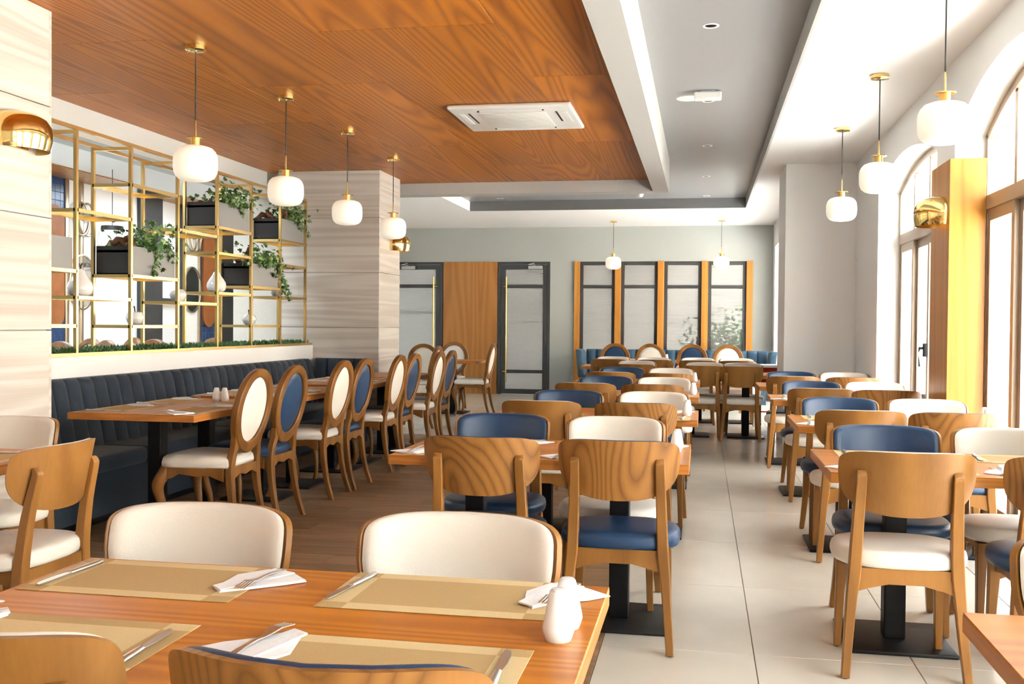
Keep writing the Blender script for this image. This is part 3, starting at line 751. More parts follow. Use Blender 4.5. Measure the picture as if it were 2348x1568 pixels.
def shaker(x, y, z, label):
    t = thing('salt_shaker', label, 'shaker', (x, y, z), 0, 'white ceramic salt and pepper shakers')
    b = obj('body', SHK, t)
    for k in range(3): obj('hole', SHT, b, (0.006 * math.cos(k * 2.1), 0.006 * math.sin(k * 2.1), -0.0004))

# ================================================================ LAYOUT: middle row and window row
ZTAB = 0.735
SEAT = {('n', 0): 'near left', ('n', 1): 'near right', ('f', 0): 'far left', ('f', 1): 'far right'}
def cafe_table(row, idx, x0, x1, y0, y1, chairs, shakers=(), settings=(), single=False):
    """chairs: list of (side, seat index, x, back-top y, colour, figured)"""
    nm = '%s %s table' % (ORD[idx], row)
    grp = 'dining tables of the %s' % row.replace('-row', ' row')
    table(x0, x1, y0, y1, ZTAB, 'walnut dining table on black pedestals, %s' % nm, grp, single=single)
    for side, k, x, yt, colour, fig in chairs:
        y = yt + 0.27 if side == 'n' else yt - 0.27
        lab = 'bentwood chair with %s leather pads, %s seat of the %s' % (colour, SEAT[(side, k)], nm)
        side_chair(x, y, 0 if side == 'n' else PI, colour, lab, '%s bentwood dining chairs' % colour, fig)
    for (sx, sy), w in zip(shakers, ('nearer', 'farther')):
        shaker(sx, sy, ZTAB, 'white ceramic shaker, %s one on the %s' % (w, nm))
    for side, k, sx, sy, inv in settings:
        setting(sx, sy, ZTAB, 0 if side == 'n' else PI, '%s seat of the %s' % (SEAT[(side, k)], nm), inv, k=idx + k, dy=0.06 if (idx == 0 and side == 'n') else 0.0)
M_, W_ = 'middle-row', 'window-row'
cafe_table(M_, 0, -1.40, -0.187, 1.39, 2.122,
           [('f', 0, -1.18, 2.325, 'cream', False), ('f', 1, -0.545, 2.345, 'cream', False), ('n', 0, -1.075, 1.235, 'cream', False), ('n', 1, -0.51, 1.215, 'blue', True)],
           [(-0.243, 1.745), (-0.238, 1.822)],
           [('f', 0, -1.15, 1.972, False), ('f', 1, -0.505, 1.985, False), ('n', 0, -1.125, 1.548, True), ('n', 1, -0.51, 1.54, False)])
cafe_table(M_, 1, -1.292, -0.046, 4.05, 4.765,
           [('n', 0, -0.875, 3.865, 'blue', True), ('n', 1, -0.322, 3.88, 'blue', True), ('f', 0, -0.968, 4.98, 'blue', True), ('f', 1, -0.408, 4.96, 'cream', True)],
           [(-0.108, 4.47), (-0.105, 4.56)],
           [('n', 0, -1.0, 4.21, False), ('n', 1, -0.35, 4.21, False), ('f', 0, -0.98, 4.6, False), ('f', 1, -0.37, 4.6, False)])
cafe_table(M_, 2, -1.27, -0.02, 5.97, 6.68,
           [('n', 0, -0.937, 5.80, 'cream', False), ('n', 1, -0.38, 5.8, 'blue', True), ('f', 0, -0.887, 6.87, 'blue', True), ('f', 1, -0.316, 6.88, 'cream', True)],
           [(-0.09, 6.26), (-0.085, 6.36)], [('n', 0, -0.95, 6.07, False), ('n', 1, -0.3, 6.07, False), ('f', 1, -0.36, 6.5, False)])
cafe_table(M_, 3, -1.25, -0.02, 7.86, 8.58,
           [('n', 0, -0.89, 7.68, 'cream', False), ('n', 1, -0.372, 7.66, 'blue', True), ('f', 0, -0.825, 8.86, 'blue', True), ('f', 1, -0.316, 8.8, 'cream', True)],
           [(-0.07, 8.2), (-0.065, 8.3)], [('n', 1, -0.3, 8.0, False)])
cafe_table(M_, 4, -1.23, -0.02, 9.76, 10.48,
           [('n', 0, -0.862, 9.56, 'cream', False), ('n', 1, -0.318, 9.5, 'cream', True), ('f', 0, -0.835, 10.78, 'blue', True), ('f', 1, -0.314, 10.7, 'cream', True)],
           [(-0.07, 10.1)])
cafe_table(W_, 0, 0.505, 1.72, 1.36, 2.085, [('f', 0, 0.893, 2.42, 'cream', False)], (), [('f', 0, 1.0, 1.92, False)])
cafe_table(W_, 1, 0.486, 1.70, 3.985, 4.725,
           [('n', 0, 0.742, 3.775, 'cream', False), ('n', 1, 1.31, 3.76, 'blue', True), ('f', 0, 0.815, 4.875, 'blue', True), ('f', 1, 1.33, 4.875, 'cream', True)],
           (), [('n', 0, 0.80, 4.14, False), ('n', 1, 1.36, 4.14, False), ('f', 0, 0.815, 4.56, False), ('f', 1, 1.36, 4.56, False)])
cafe_table(W_, 2, 0.527, 1.70, 5.81, 6.51,
           [('n', 0, 0.852, 5.63, 'cream', False), ('n', 1, 1.335, 5.6, 'blue', True), ('f', 0, 0.848, 6.70, 'blue', True), ('f', 1, 1.37, 6.70, 'cream', True)],
           [(1.62, 6.2), (1.625, 6.29)], [('n', 0, 0.84, 5.96, False), ('f', 0, 0.84, 6.36, False)])
cafe_table(W_, 3, 0.525, 1.50, 7.73, 8.43,
           [('n', 0, 0.862, 7.56, 'cream', False), ('n', 1, 1.305, 7.5, 'blue', True), ('f', 0, 0.872, 8.62, 'blue', True), ('f', 1, 1.37, 8.64, 'cream', True)],
           (), [('n', 0, 0.84, 7.87, False), ('f', 0, 0.84, 8.27, False)])
cafe_table(W_, 4, 0.518, 1.55, 9.49, 10.19,
           [('n', 0, 0.816, 9.32, 'cream', False), ('n', 1, 1.33, 9.3, 'blue', True), ('f', 0, 0.863, 10.36, 'blue', True), ('f', 1, 1.365, 10.36, 'cream', True)])
# fifth and sixth rows, at the far end of the aisle
G5 = 'far-end'
def far_table(x0, x1, y0, y1, label, single=False): table(x0, x1, y0, y1, ZTAB, label, 'dining tables at the far end', single=single)
far_table(-1.12, -0.47, 11.74, 12.42, 'small walnut table left of the paired chairs at the aisle end', single=True)
far_table(-0.42, 0.80, 11.62, 12.36, 'walnut table behind the paired wood-backed chairs closing the aisle')
far_table(-1.60, -0.38, 13.36, 14.08, 'walnut table at the left of the sixth cross row')
far_table(-0.34, 0.86, 13.36, 14.08, 'walnut table at the right of the sixth cross row')
far_table(-1.72, -0.5, 15.95, 16.62, 'walnut table before the left half of the far window bench')
far_table(-0.42, 0.78, 15.95, 16.62, 'walnut table before the right half of the far window bench')
for x, yt, s_, lab in ((-0.77, 11.56, 'n', 'on the near side of the small table by the aisle end'), (-0.8, 12.75, 'f', 'on the far side of the small table by the aisle end'),
                       (-0.0, 11.45, 'n', 'left of the pair that closes the aisle'), (0.43, 11.42, 'n', 'right of the pair that closes the aisle'),
                       (0.03, 12.52, 'f', 'facing the left chair of the aisle-end pair'), (0.48, 12.54, 'f', 'facing the right chair of the aisle-end pair'),
                       (-1.215, 13.2, 'n', 'first from the left in the sixth cross row, near side'), (-0.61, 13.18, 'n', 'second from the left in the sixth cross row, near side'),
                       (-0.056, 13.18, 'n', 'third from the left in the sixth cross row, near side'), (0.447, 13.2, 'n', 'fourth from the left in the sixth cross row, near side'),
                       (-1.23, 14.26, 'f', 'first from the left in the sixth cross row, far side'), (-0.67, 14.26, 'f', 'second from the left in the sixth cross row, far side'),
                       (-0.06, 14.26, 'f', 'third from the left in the sixth cross row, far side'), (0.46, 14.26, 'f', 'fourth from the left in the sixth cross row, far side')):
    side_chair(x, yt + (0.27 if s_ == 'n' else -0.27), 0 if s_ == 'n' else PI, 'cream', 'cream bentwood chair, ' + lab, 'cream bentwood dining chairs', False)
shaker(-0.43, 13.7, ZTAB, 'white shaker at the right end of the left sixth-row table')
shaker(-0.56, 16.3, ZTAB, 'white shaker on the table before the far window bench')
for k, (x, y, c) in enumerate(((-1.308, 15.34, 'blue'), (-0.768, 15.33, 'cream'), (-0.15, 15.36, 'blue'), (0.372, 15.15, 'cream'))):
    oval_chair(x, y + 0.3, 0, c, '%s oval-back chair, %s from the left before the far window bench' % (c, ('first', 'second', 'third', 'fourth')[k]), 'oval-back chairs at the far bench')
# ================================================================ banquette row on the left
ZL = 0.76
LT = [(5.2, 6.4), (6.63, 7.82), (8.06, 9.22), (9.36, 10.3)]
LX0, LX1 = -3.585, -2.795
for k, (a, b) in enumerate(LT):
    nm = '%s banquette-row table' % ORD[k]
    table(LX0 if k < 3 else -3.5, LX1, a, b, ZL, 'walnut dining table by the navy bench, ' + nm, 'tables along the navy bench', along='y')
    ys = (a + 0.32, b - 0.32)
    for j, yy in enumerate(ys):
        w = ('near', 'far')[j]
        setting(LX1 - 0.16, yy, ZL, PI / 2, '%s chair seat of the %s' % (w, nm), k=k + j)
        if k < 3: setting(LX0 + 0.16, yy, ZL, -PI / 2, '%s bench seat of the %s' % (w, nm), k=k + j + 1)
for k, (x, y) in enumerate(((-3.165, 6.19), (-3.112, 6.20))): shaker(x, y, ZL, 'white ceramic shaker, %s of the pair on the front banquette-row table' % ('left', 'right')[k])
shaker(-3.137, 7.62, ZL, 'white ceramic shaker on the second banquette-row table')
for k, (x, y, c) in enumerate(((-2.591, 5.606, 'cream'), (-2.583, 6.142, 'blue'), (-2.602, 7.09, 'cream'), (-2.59, 7.543, 'blue'), (-2.60, 8.50, 'cream'), (-2.59, 8.935, 'blue'), (-2.56, 9.72, 'cream'), (-2.56, 10.2, 'blue'))):
    oval_chair(x - 0.3, y, PI / 2, c, '%s oval-back chair, %s seat of the %s banquette-row table' % (c, ('near', 'far')[k % 2], ORD[k // 2]), 'oval-back chairs along the banquette row')
# group by the wood panel and the glass doors
table(-3.95, -3.12, 13.75, 14.5, ZL, 'walnut table near the glass door beside the wood panel', 'tables by the glass doors', single=True)
oval_chair(-3.75, 13.29 + 0.3, 0, 'cream', 'cream oval-back chair on the near side of the table by the wood panel', 'oval-back chairs by the glass doors')
oval_chair(-3.70, 14.85 - 0.3, PI, 'cream', 'cream oval-back chair on the far side of the table by the wood panel', 'oval-back chairs by the glass doors')
oval_chair(-2.90 - 0.3, 13.95, PI / 2 , 'cream', 'cream oval-back chair seen side-on before the wood panel', 'oval-back chairs by the glass doors')
oval_chair(-3.2 - 0.3, 12.05, PI / 2, 'cream', 'cream oval-back chair standing just past the stone pillar', 'oval-back chairs by the glass doors')
oval_chair(-4.3, 13.2, -0.4, 'cream', 'cream oval-back chair half hidden by the stone pillar', 'oval-back chairs by the glass doors')
# corner table at the near pillar
table(-3.42, -2.62, 2.62, 3.84, ZTAB, 'walnut table at the left edge before the near stone pillar', None, along='y')
side_chair(-2.245 - 0.27, 3.33, PI / 2, 'cream', 'cream bentwood chair seen from behind at the left edge table', 'cream bentwood dining chairs', False)
side_chair(-3.1, 4.2 - 0.27, PI, 'cream', 'cream bentwood chair against the near stone pillar, facing the camera', 'cream bentwood dining chairs', False)
setting(-2.8, 3.5, ZTAB, PI / 2, 'on the left edge table', k=1)

# ================================================================ BANQUETTES
def channel_mesh(w, z0, z1, lean, material, depth=0.055):
    """one upholstered flute: bulging plan section, rolled top; local +y faces the sitter"""
    n = 8; lps = []
    levels = [(z0, 1.0), (z0 + 0.1, 1.0), (z1 - 0.12, 1.0), (z1 - 0.05, 0.97), (z1 - 0.018, 0.8), (z1, 0.4)]
    for z, k in levels:
        y = -lean * (z - z0)
        front = [(-w / 2 + w * i / n, y + depth * k * (0.35 + 0.65 * math.sin(PI * i / n) ** 0.5), z) for i in range(n + 1)]
        lps.append(front + [(w / 2, y - 0.06, z), (-w / 2, y - 0.06, z)])
    return MB().loops(lps).mesh('channel', material, 50)
bq = thing('banquette', 'long navy velvet bench with fluted back under the display shelf', 'bench', (-4.2, 7.65, 0))
CH = channel_mesh(0.149, 0.4, 0.9, 0.2, 'navy_velvet')
nch = 35
for k in range(nch):
    obj('channel', CH, bq, (0.17, -2.695 + k * 0.15, 0), (0, 0, -PI / 2))
for k in range(4):
    a = -2.78 + k * 1.3
    obj('seat_cushion', RB(0.12, 0.56, a + 0.004, a + 1.296, 0.34, 0.45, r=0.03, seg=3).mesh('seat_cushion', 'navy_velvet'), bq)
obj('base', B(0.005, 0.5, -2.78, 2.42, 0.06, 0.345).mesh('base', 'navy_velvet', smooth=False), bq)
obj('plinth', B(0.02, 0.44, -2.76, 2.4, 0.0, 0.06).mesh('plinth', 'black_metal', smooth=False), bq)
# short return along the stone pillar
br = thing('bench_return', 'short dark navy bench return against the middle stone pillar', 'bench', (-3.83, 10.45, 0))
CH2 = channel_mesh(0.149, 0.4, 0.9, 0.2, 'navy_velvet')
for k in range(4): obj('channel', CH2, br, (-0.24 + k * 0.15, -0.175, 0), (0, 0, PI))
obj('seat_cushion', RB(-0.22, 0.28, -0.36, -0.1, 0.34, 0.45, r=0.03, seg=3).mesh('seat_cushion', 'navy_velvet'), br)
obj('base', B(-0.22, 0.26, -0.33, -0.005, 0.0, 0.345).mesh('base', 'navy_velvet', smooth=False), br)
# bench under the far windows
bf = thing('window_bench', 'blue velvet fluted bench with side wings below the frosted windows', 'bench', (-0.45, 17.45, 0))
CH3 = channel_mesh(0.169, 0.4, 0.867, 0.1, 'teal_velvet')
for k in range(18): obj('channel', CH3, bf, (-1.445 + k * 0.17, -0.06, 0), (0, 0, PI))
for sx in (-1, 1):
    for k in range(3): obj('wing_channel', CH3, bf, (sx * 1.545, -0.14 - k * 0.17, 0), (0, 0, -PI / 2 if sx < 0 else PI / 2))
obj('seat_cushion', RB(-1.48, 1.48, -0.62, -0.1, 0.34, 0.45, r=0.03, seg=3).mesh('seat_cushion', 'teal_velvet'), bf)
obj('base', B(-1.48, 1.48, -0.58, 0.0, 0.0, 0.345).mesh('base', 'teal_velvet', smooth=False), bf)

# ================================================================ BRASS DISPLAY SHELF
XSF, XSB = -4.22, -4.53
PY = [5.547 + 0.674 * k for k in range(8)]      # post rows; row 0 hides behind the near pillar
PY = [5.53, 6.217, 6.887, 7.572, 8.25, 8.933, 9.602, 10.26]
ZS0, ZS1 = 1.065, 2.59
sh = thing('display_shelf', 'tall open brass-framed shelf standing on the low white wall', 'shelf', (-4.37, 7.9, 1.04))
def shl(o): o.location = (4.37, -7.9, -1.04); return o
T = 0.024
def sbox(name, *a, mt='brass', par=sh):
    o = obj(name, MB().box(*a).mesh(name, mt, smooth=False), par)
    return shl(o) if par is sh else o
for y in [4.9] + PY:
    for x in (XSF, XSB): sbox('post', x - T / 2, x + T / 2, y - T / 2, y + T / 2, ZS0, ZS1)
    sbox('cross_bar', XSB + T / 2, XSF - T / 2, y - T / 2, y + T / 2, ZS1 - T, ZS1)
for x in (XSF, XSB):
    sbox('rail', x - T / 2, x + T / 2, 4.88, PY[-1] + T / 2, ZS1, ZS1 + T)
    sbox('rail', x - T / 2, x + T / 2, 4.88, 10.44, 1.041, ZS0)
def shelf(i, z, i2=None):
    a, b = (PY[i - 1] if i > 0 else 4.9), PY[i]
    p = sbox('shelf_panel', XSB + T / 2, XSF - T / 2, a + T / 2, b - T / 2, z + T - 0.006, z + T, mt='smoked_glass')
    e = MB().box(XSF - T / 2, XSF + T / 2, a, b, z, z + T).box(XSB - T / 2, XSB + T / 2, a, b, z, z + T).box(XSB, XSF, a - T / 2, a + T / 2, z, z + T).box(XSB, XSF, b - T / 2, b + T / 2, z, z + T)
    obj('edging', e.mesh('edging', 'brass', smooth=False), p)
# (bay ends at post i, height): bays run from post i-1 to post i
for i, z in ((1, 1.625), (1, 1.25), (2, 2.045), (2, 1.446), (3, 2.305), (3, 1.625), (3, 1.245), (4, 2.035), (4, 1.44), (5, 2.122), (5, 1.894), (5, 1.54), (6, 1.62), (6, 1.247), (7, 2.118), (7, 1.87), (7, 1.54)):
    shelf(i, z - 0.012)
# ---- planters with ivy
def leaf_poly(size):
    pts = [(0, -0.1), (0.28, -0.25), (0.5, 0.05), (0.3, 0.2), (0.38, 0.5), (0.12, 0.45), (0, 0.85), (-0.12, 0.45), (-0.38, 0.5), (-0.3, 0.2), (-0.5, 0.05), (-0.28, -0.25)]
    return [(x * size, y * size) for x, y in pts]
def ivy(seed, spread, trails, n=330):
    r = random.Random(seed); A, Bm = MB(), MB()
    def put(m, p, size):
        d = Vector((r.uniform(-.5, 1), r.uniform(-1, 1), r.uniform(-.9, .5))).normalized()
        nrm = Vector((r.uniform(0.1, 1), r.uniform(-.8, .5), r.uniform(-.1, 1))).normalized()
        xa = d.cross(nrm).normalized(); nrm = xa.cross(d)
        poly = leaf_poly(size); vs = [p + xa * x + d * y + nrm * (-abs(x) * 0.35 - y * y * 3) for x, y in poly]
        c = len(vs); vs.append(p + d * size * 0.2)
        m.add(vs, [(i, (i + 1) % c, c) for i in range(c)])
    for _ in range(n):
        p = Vector((r.gauss(0.02, 0.09), r.gauss(0, spread), abs(r.gauss(0.06, 0.075)) - 0.02))
        put(A if r.random() < .55 else Bm, p, r.uniform(0.034, 0.056))
    for (x, y, ln, dy) in trails:
        k = int(ln / 0.006)
        for j in range(k):
            t = j / k
            p = Vector((x + 0.04 * t + r.gauss(0, .018), y + dy * t + r.gauss(0, .022), 0.03 - ln * t + r.gauss(0, .012)))
            put(A if r.random() < .6 else Bm, p, r.uniform(0.03, 0.05))
    return A, Bm
def planter(i, z, label, seed=None, trails=(), spread=0.13, yo=0.0, sprout=False):
    a, b = (PY[i - 1] if i > 0 else 4.9) + 0.02, PY[i] - 0.02
    a = max(a, 4.9)
    cx, cy = (XSF + XSB) / 2, (a + b) / 2
    t = thing('planter_box', label, 'planter', (cx, cy, z + 0.0125), 0, 'planter boxes on the brass shelf')
    hx, hy, h = 0.142, (b - a) / 2, 0.215
    w = 0.008
    body = MB().box(hx - w, hx, -hy, hy, 0, h)
    obj('front_board', body.mesh('front_board', 'planter_front', smooth=False), t)
    obj('box', MB().box(-hx, hx - w, -hy, -hy + w, 0, h).box(-hx, hx - w, hy - w, hy, 0, h).box(-hx, -hx + w, -hy, hy, 0, h).box(-hx, hx - w, -hy, hy, 0, 0.01).box(-hx, hx - w, -hy, hy, h - 0.05, h - 0.03).mesh('box', 'planter_dark', smooth=False), t)
    if seed is not None:
        A, Bm = ivy(seed, spread, trails)
        o = obj('foliage', A.mesh('foliage', 'leaf', smooth=False), t, (0.06, yo, h)); o['kind'] = 'stuff'
        o = obj('foliage', Bm.mesh('foliage', 'leaf_pale', smooth=False), t, (0.06, yo, h)); o['kind'] = 'stuff'
        r = random.Random(seed + 5); d = MB()
        for k in range(3):
            p = Vector((r.uniform(-.05, .08), yo - 0.18 + r.uniform(-.08, .1), h - 0.03)); pts = [p.copy()]
            dirn = Vector((r.uniform(-.3, .5), r.uniform(-1, 0.4), r.uniform(.3, 1)))
            for j in range(6):
                dirn += Vector((r.uniform(-.4, .4), r.uniform(-.5, .5), r.uniform(-.6, .35))); p = p + dirn.normalized() * 0.05; p.z = max(p.z, h - 0.01); p.y = max(p.y, -hy + 0.03); p.x = min(p.x, hx + 0.03); pts.append(p.copy())
            d.tube(pts, [0.026, 0.03, 0.026, 0.03, 0.022, 0.018, 0.008], 7)
        obj('driftwood', d.mesh('driftwood', 'bark', 60), t)
planter(1, 1.625, 'plain grey planter box beside the near stone pillar')
planter(3, 1.625, 'grey planter box of trailing ivy, nearest of the planted ones', 11, [(0.08, 0.02, 0.25, -0.02), (0.07, 0.2, 0.12, 0.06)], 0.13, 0.0)
planter(5, 2.122, 'grey planter box of ivy, highest on the shelf behind the first pendant', 23, [(0.07, 0.1, 0.1, 0.05)], 0.16, 0.02)
planter(6, 1.62, 'grey planter box of ivy, low and right with trailing strands', 37, [(0.07, 0.22, 0.3, 0.14), (0.07, 0.1, 0.16, 0.05), (0.08, 0.28, 0.36, 0.2)], 0.18, 0.05)
planter(7, 2.118, 'grey planter box of ivy at the shelf end by the stone pillar', 51, [(0.07, 0.2, 0.18, 0.16), (0.06, 0.1, 0.12, 0.03)], 0.15, 0.05)
# ---- ceramic fruit
PEAR = MB().lathe([(0, 0), (0.05, 0.0), (0.078, 0.02), (0.09, 0.055), (0.083, 0.09), (0.06, 0.128), (0.038, 0.16), (0.03, 0.18), (0.018, 0.192), (0, 0.195)], 32).mesh('body', 'ceramic', 60)
APPLE = MB().lathe([(0, 0.006), (0.03, 0.0), (0.052, 0.012), (0.068, 0.045), (0.07, 0.062), (0.058, 0.09), (0.034, 0.102), (0.014, 0.098), (0, 0.088)], 32).mesh('body', 'ceramic', 60)
STEMP = MB().tube([(0, 0, 0.19), (0.004, 0.002, 0.215), (0.012, 0.004, 0.235)], [0.006, 0.005, 0.006], 7).mesh('stem', 'stem_brown')
STEMA = MB().tube([(0, 0, 0.088), (0.003, 0.002, 0.12), (0.01, 0.004, 0.145)], [0.006, 0.005, 0.007], 7).mesh('stem', 'stem_brown')
def fruit(kind, y, z, label, k=1.0, x=-4.33):
    t = thing('ceramic_' + kind, label, 'ornament', (x, y, z + 0.0125), y * 3, 'white ceramic fruit on the brass shelf')
    t.scale = (k, k, k)
    b_ = obj('body', PEAR if kind == 'pear' else APPLE, t); obj('stem', STEMP if kind == 'pear' else STEMA, b_)
fruit('pear', 6.43, 1.446, 'large white ceramic pear, left one of the two')
fruit('pear', 8.46, 1.54, 'white ceramic pear, right one of the two', 0.98)
fruit('apple', 7.13, 1.245, 'white ceramic apple on the lowest shelf, left of the dark column')
fruit('apple', 7.78, 1.44, 'white ceramic apple beside the second oval mirror')
fruit('apple', 9.13, 1.247, 'white ceramic apple on the lowest shelf before the stucco wall')
fruit('apple', 9.78, 1.54, 'white ceramic apple at the shelf end, below the hanging ivy')
# ---- clipped hedge along the ledge
r = random.Random(3); hm = MB()
for _ in range(5200):
    p = Vector((r.uniform(-4.52, -4.235), r.uniform(4.9, 10.42), 1.041 + r.uniform(0, 0.03)))
    d = Vector((r.uniform(-.7, .7), r.uniform(-.7, .7), 1)).normalized() * r.uniform(0.025, 0.05); s_ = Vector((r.uniform(-1, 1), r.uniform(-1, 1), 0)).normalized() * 0.008
    hm.add([p, p + d * 0.5 + s_, p + d, p + d * 0.5 - s_], [(0, 1, 2, 3)])
tag(obj('hedge_strip', hm.mesh('hedge_strip', 'leaf_hedge', smooth=False)), 'low clipped artificial hedge along the shelf base', 'hedge', kind='stuff')

# ================================================================ PENDANT LAMPS
GL = [(0.03, 0.103), (0.07, 0.1), (0.098, 0.09), (0.117, 0.07), (0.127, 0.045), (0.13, 0.015), (0.13, -0.025), (0.126, -0.055), (0.115, -0.08), (0.096, -0.097), (0.07, -0.106), (0.05, -0.108)]
GLOBE = MB().lathe(GL, 96, ribs=48, ribd=0.006).mesh('globe', 'globe_glow', 70)
DIFF = MB().lathe([(0.05, -0.107), (0.03, -0.111), (0, -0.112)], 32).mesh('diffuser', 'globe_glow')
CAP = MB().lathe([(0.0, 0.1), (0.027, 0.1), (0.027, 0.145), (0.024, 0.148), (0, 0.148)], 28).mesh('cap', 'brass_satin', 40)
FLANGE = MB().lathe([(0.0, 0.144), (0.052, 0.146), (0.054, 0.149), (0.052, 0.152), (0, 0.151)], 32).mesh('flange', 'brass', 40)
ROD = MB().tube([(0, 0, 0.15), (0, 0, 0.24), (0, 0, 0.258)], [0.0055, 0.0055, 0.004], 10).mesh('rod', 'brass')
def pendant(x, y, zg, zc, label, group, power=4.0):
    t = thing('pendant_lamp', label, 'pendant lamp', (x, y, zg), 0, group)
    g = obj('globe', GLOBE, t); obj('diffuser', DIFF, g)
    obj('cap', CAP, t); obj('flange', FLANGE, t); obj('rod', ROD, t)
    h = zc - zg
    obj('cord', MB().tube([(0, 0, 0.255), (0, 0, h - 0.03)], 0.0042, 6).mesh('cord', 'cord_grey'), t)
    c = MB().lathe([(0, h - 0.034), (0.006, h - 0.034), (0.006, h - 0.028), (0.058, h - 0.027), (0.062, h - 0.024), (0.062, h - 0.0005), (0, h - 0.0005)], 32)
    for s_ in (-1, 1): c.tube([(s_ * 0.056, 0, h - 0.036), (s_ * 0.056, 0, h - 0.024)], 0.004, 6)
    obj('canopy', c.mesh('canopy', 'brass_polished', 40), t)
for k, (x, y, z) in enumerate(((-3.02, 5.628, 2.243), (-3.02, 6.966, 2.252), (-3.034, 8.305, 2.243), (-3.06, 9.70, 2.24))):
    pendant(x, y, z, ZW, 'ribbed white globe pendant on brass, %s from the camera under the wood ceiling' % ('first', 'second', 'third', 'fourth')[k], 'pendants over the banquette row')
for k, (x, y) in enumerate(((1.2, 5.47), (1.197, 7.41), (1.198, 9.33))):
    pendant(x, y, 2.335, ZC, 'ribbed white globe pendant, %s from the camera along the arched windows' % ('first', 'second', 'third')[k], 'pendants over the window row')
for k, x in enumerate((-1.499, 0.292)):
    pendant(x, 17.07, 2.338, ZC, 'small-looking globe pendant, %s of the two before the frosted windows' % ('left', 'right')[k], 'pendants over the far bench')
# ================================================================ WALL SCONCES (half domes of polished brass)
def sconce(loc, rz, label):
    t = thing('wall_sconce', label, 'wall lamp', loc, rz, 'brass half-dome wall lamps')
    pr_ = [(0.0, 0.1), (0.06, 0.098), (0.11, 0.085), (0.15, 0.06), (0.172, 0.025), (0.178, -0.01), (0.175, -0.05), (0.165, -0.095)]
    sc = [(r, z) for r, z in pr_]
    m = MB().lathe(sc, 32, a0=-PI / 2, a1=PI / 2)
    m.lathe([(r * 0.97, z - 0.003) for r, z in reversed(sc)], 32, a0=-PI / 2, a1=PI / 2)
    obj('shade', m.mesh('shade', 'brass_polished', 50), t)
    obj('back_plate', RB(0.0, 0.006, -0.1, 0.1, -0.08, 0.05, r=0.002).mesh('back_plate', 'brass'), t)
    obj('bulb', MB().lathe([(0, -0.03), (0.02, -0.02), (0.025, 0.0), (0.015, 0.025), (0, 0.03)], 14, cx=0.07, cz=-0.03).mesh('bulb', 'bulb_glow', 60), t)
sconce((-3.449, 4.575, 2.247), 0, 'polished brass half-dome wall lamp on the near stone pillar')
sconce((-3.449, 11.02, 2.2), 0, 'polished brass half-dome wall lamp on the middle stone pillar')
sconce((1.569, 7.2, 2.07), PI, 'polished brass half-dome wall lamp on the wood-clad window pillar')
# ================================================================ CEILING FITTINGS
ac = thing('air_conditioner', 'white ceiling cassette air conditioner set in the wood ceiling', 'air conditioner', (-1.455, 7.875, ZW))
obj('panel', RB(-0.475, 0.475, -0.45, 0.45, -0.035, 0.0, r=0.022, seg=4).mesh('panel', 'plastic_white'), ac)
gr = obj('grille', RB(-0.26, 0.26, -0.27, 0.27, -0.042, -0.035, r=0.004, seg=2).mesh('grille', 'plastic_white'), ac)
for k in range(9): obj('slat', B(-0.24, 0.24, -0.22 + k * 0.055 - 0.002, -0.22 + k * 0.055 + 0.002, -0.0432, -0.042).mesh('slat', 'plastic_white', smooth=False), gr)
for s_ in (-1, 1):
    obj('vent_slot', B(s_ * 0.34 - 0.007, s_ * 0.34 + 0.007, -0.27, 0.1, -0.0365, -0.0345).mesh('vent_slot', 'slot_black', smooth=False), ac)
    obj('vent_flap', RB(s_ * 0.4 - 0.02, s_ * 0.4 + 0.02, -0.27, 0.12, -0.038, -0.035, r=0.0014, seg=1).mesh('vent_flap', 'white_plastic'), ac)
    obj('vent_flap', RB(-0.24, 0.24, s_ * 0.36 - 0.025, s_ * 0.36 + 0.025, -0.039, -0.035, r=0.0018, seg=1).mesh('vent_flap', 'white_plastic'), ac)
    for q in (-1, 1): obj('clip', B(q * 0.25 - 0.006, q * 0.25 + 0.006, s_ * 0.34 - 0.012, s_ * 0.34 + 0.012, -0.0395, -0.035).mesh('clip', 'slot_black', smooth=False), ac)
DR = MB().lathe([(0.036, -0.001), (0.045, -0.006), (0.052, -0.004), (0.053, 0.0)], 32).mesh('trim_ring', 'white_plastic')
DC = MB().lathe([(0.0, -0.0012), (0.036, -0.0012)], 32).mesh('recess', 'slot_black')
for k, (x, y) in enumerate(((0.029, 6.565), (0.024, 8.743), (0.027, 10.918), (0.021, 13.141), (0.034, 15.1), (-3.055, 15.07))):
    t = thing('downlight', 'small recessed round downlight, %s' % ('nearest one in the grey tray ceiling', 'just past the emergency light unit', 'third from the camera in the tray', 'fourth from the camera in the tray', 'fifth from the camera in the tray', 'alone at the tray\'s left end')[k], 'ceiling light', (x, y, ZT), 0, 'recessed downlights in the tray')
    obj('trim_ring', DR, t); obj('recess', DC, t)
t = thing('emergency_light', 'white box emergency light unit on the grey tray ceiling', 'emergency light', (0.02, 8.38, ZT))
obj('housing', RB(-0.11, 0.11, -0.04, 0.04, -0.075, -0.008, r=0.012, seg=3).mesh('housing', 'white_plastic'), t)
obj('bracket', RB(-0.06, 0.06, -0.03, 0.03, -0.008, 0, r=0.003).mesh('bracket', 'closer_grey'), t)
obj('lens', RB(-0.1, 0.1, -0.043, -0.04, -0.06, -0.02, r=0.001, seg=1).mesh('lens', 'plastic_white'), t)
t = thing('ceiling_speaker', 'flat white round ceiling speaker beside the emergency light', 'speaker', (-0.14, 8.62, ZT))
obj('grille', MB().lathe([(0, -0.008), (0.09, -0.008), (0.1, -0.005), (0.102, 0)], 36).mesh('grille', 'white_plastic', 30), t)
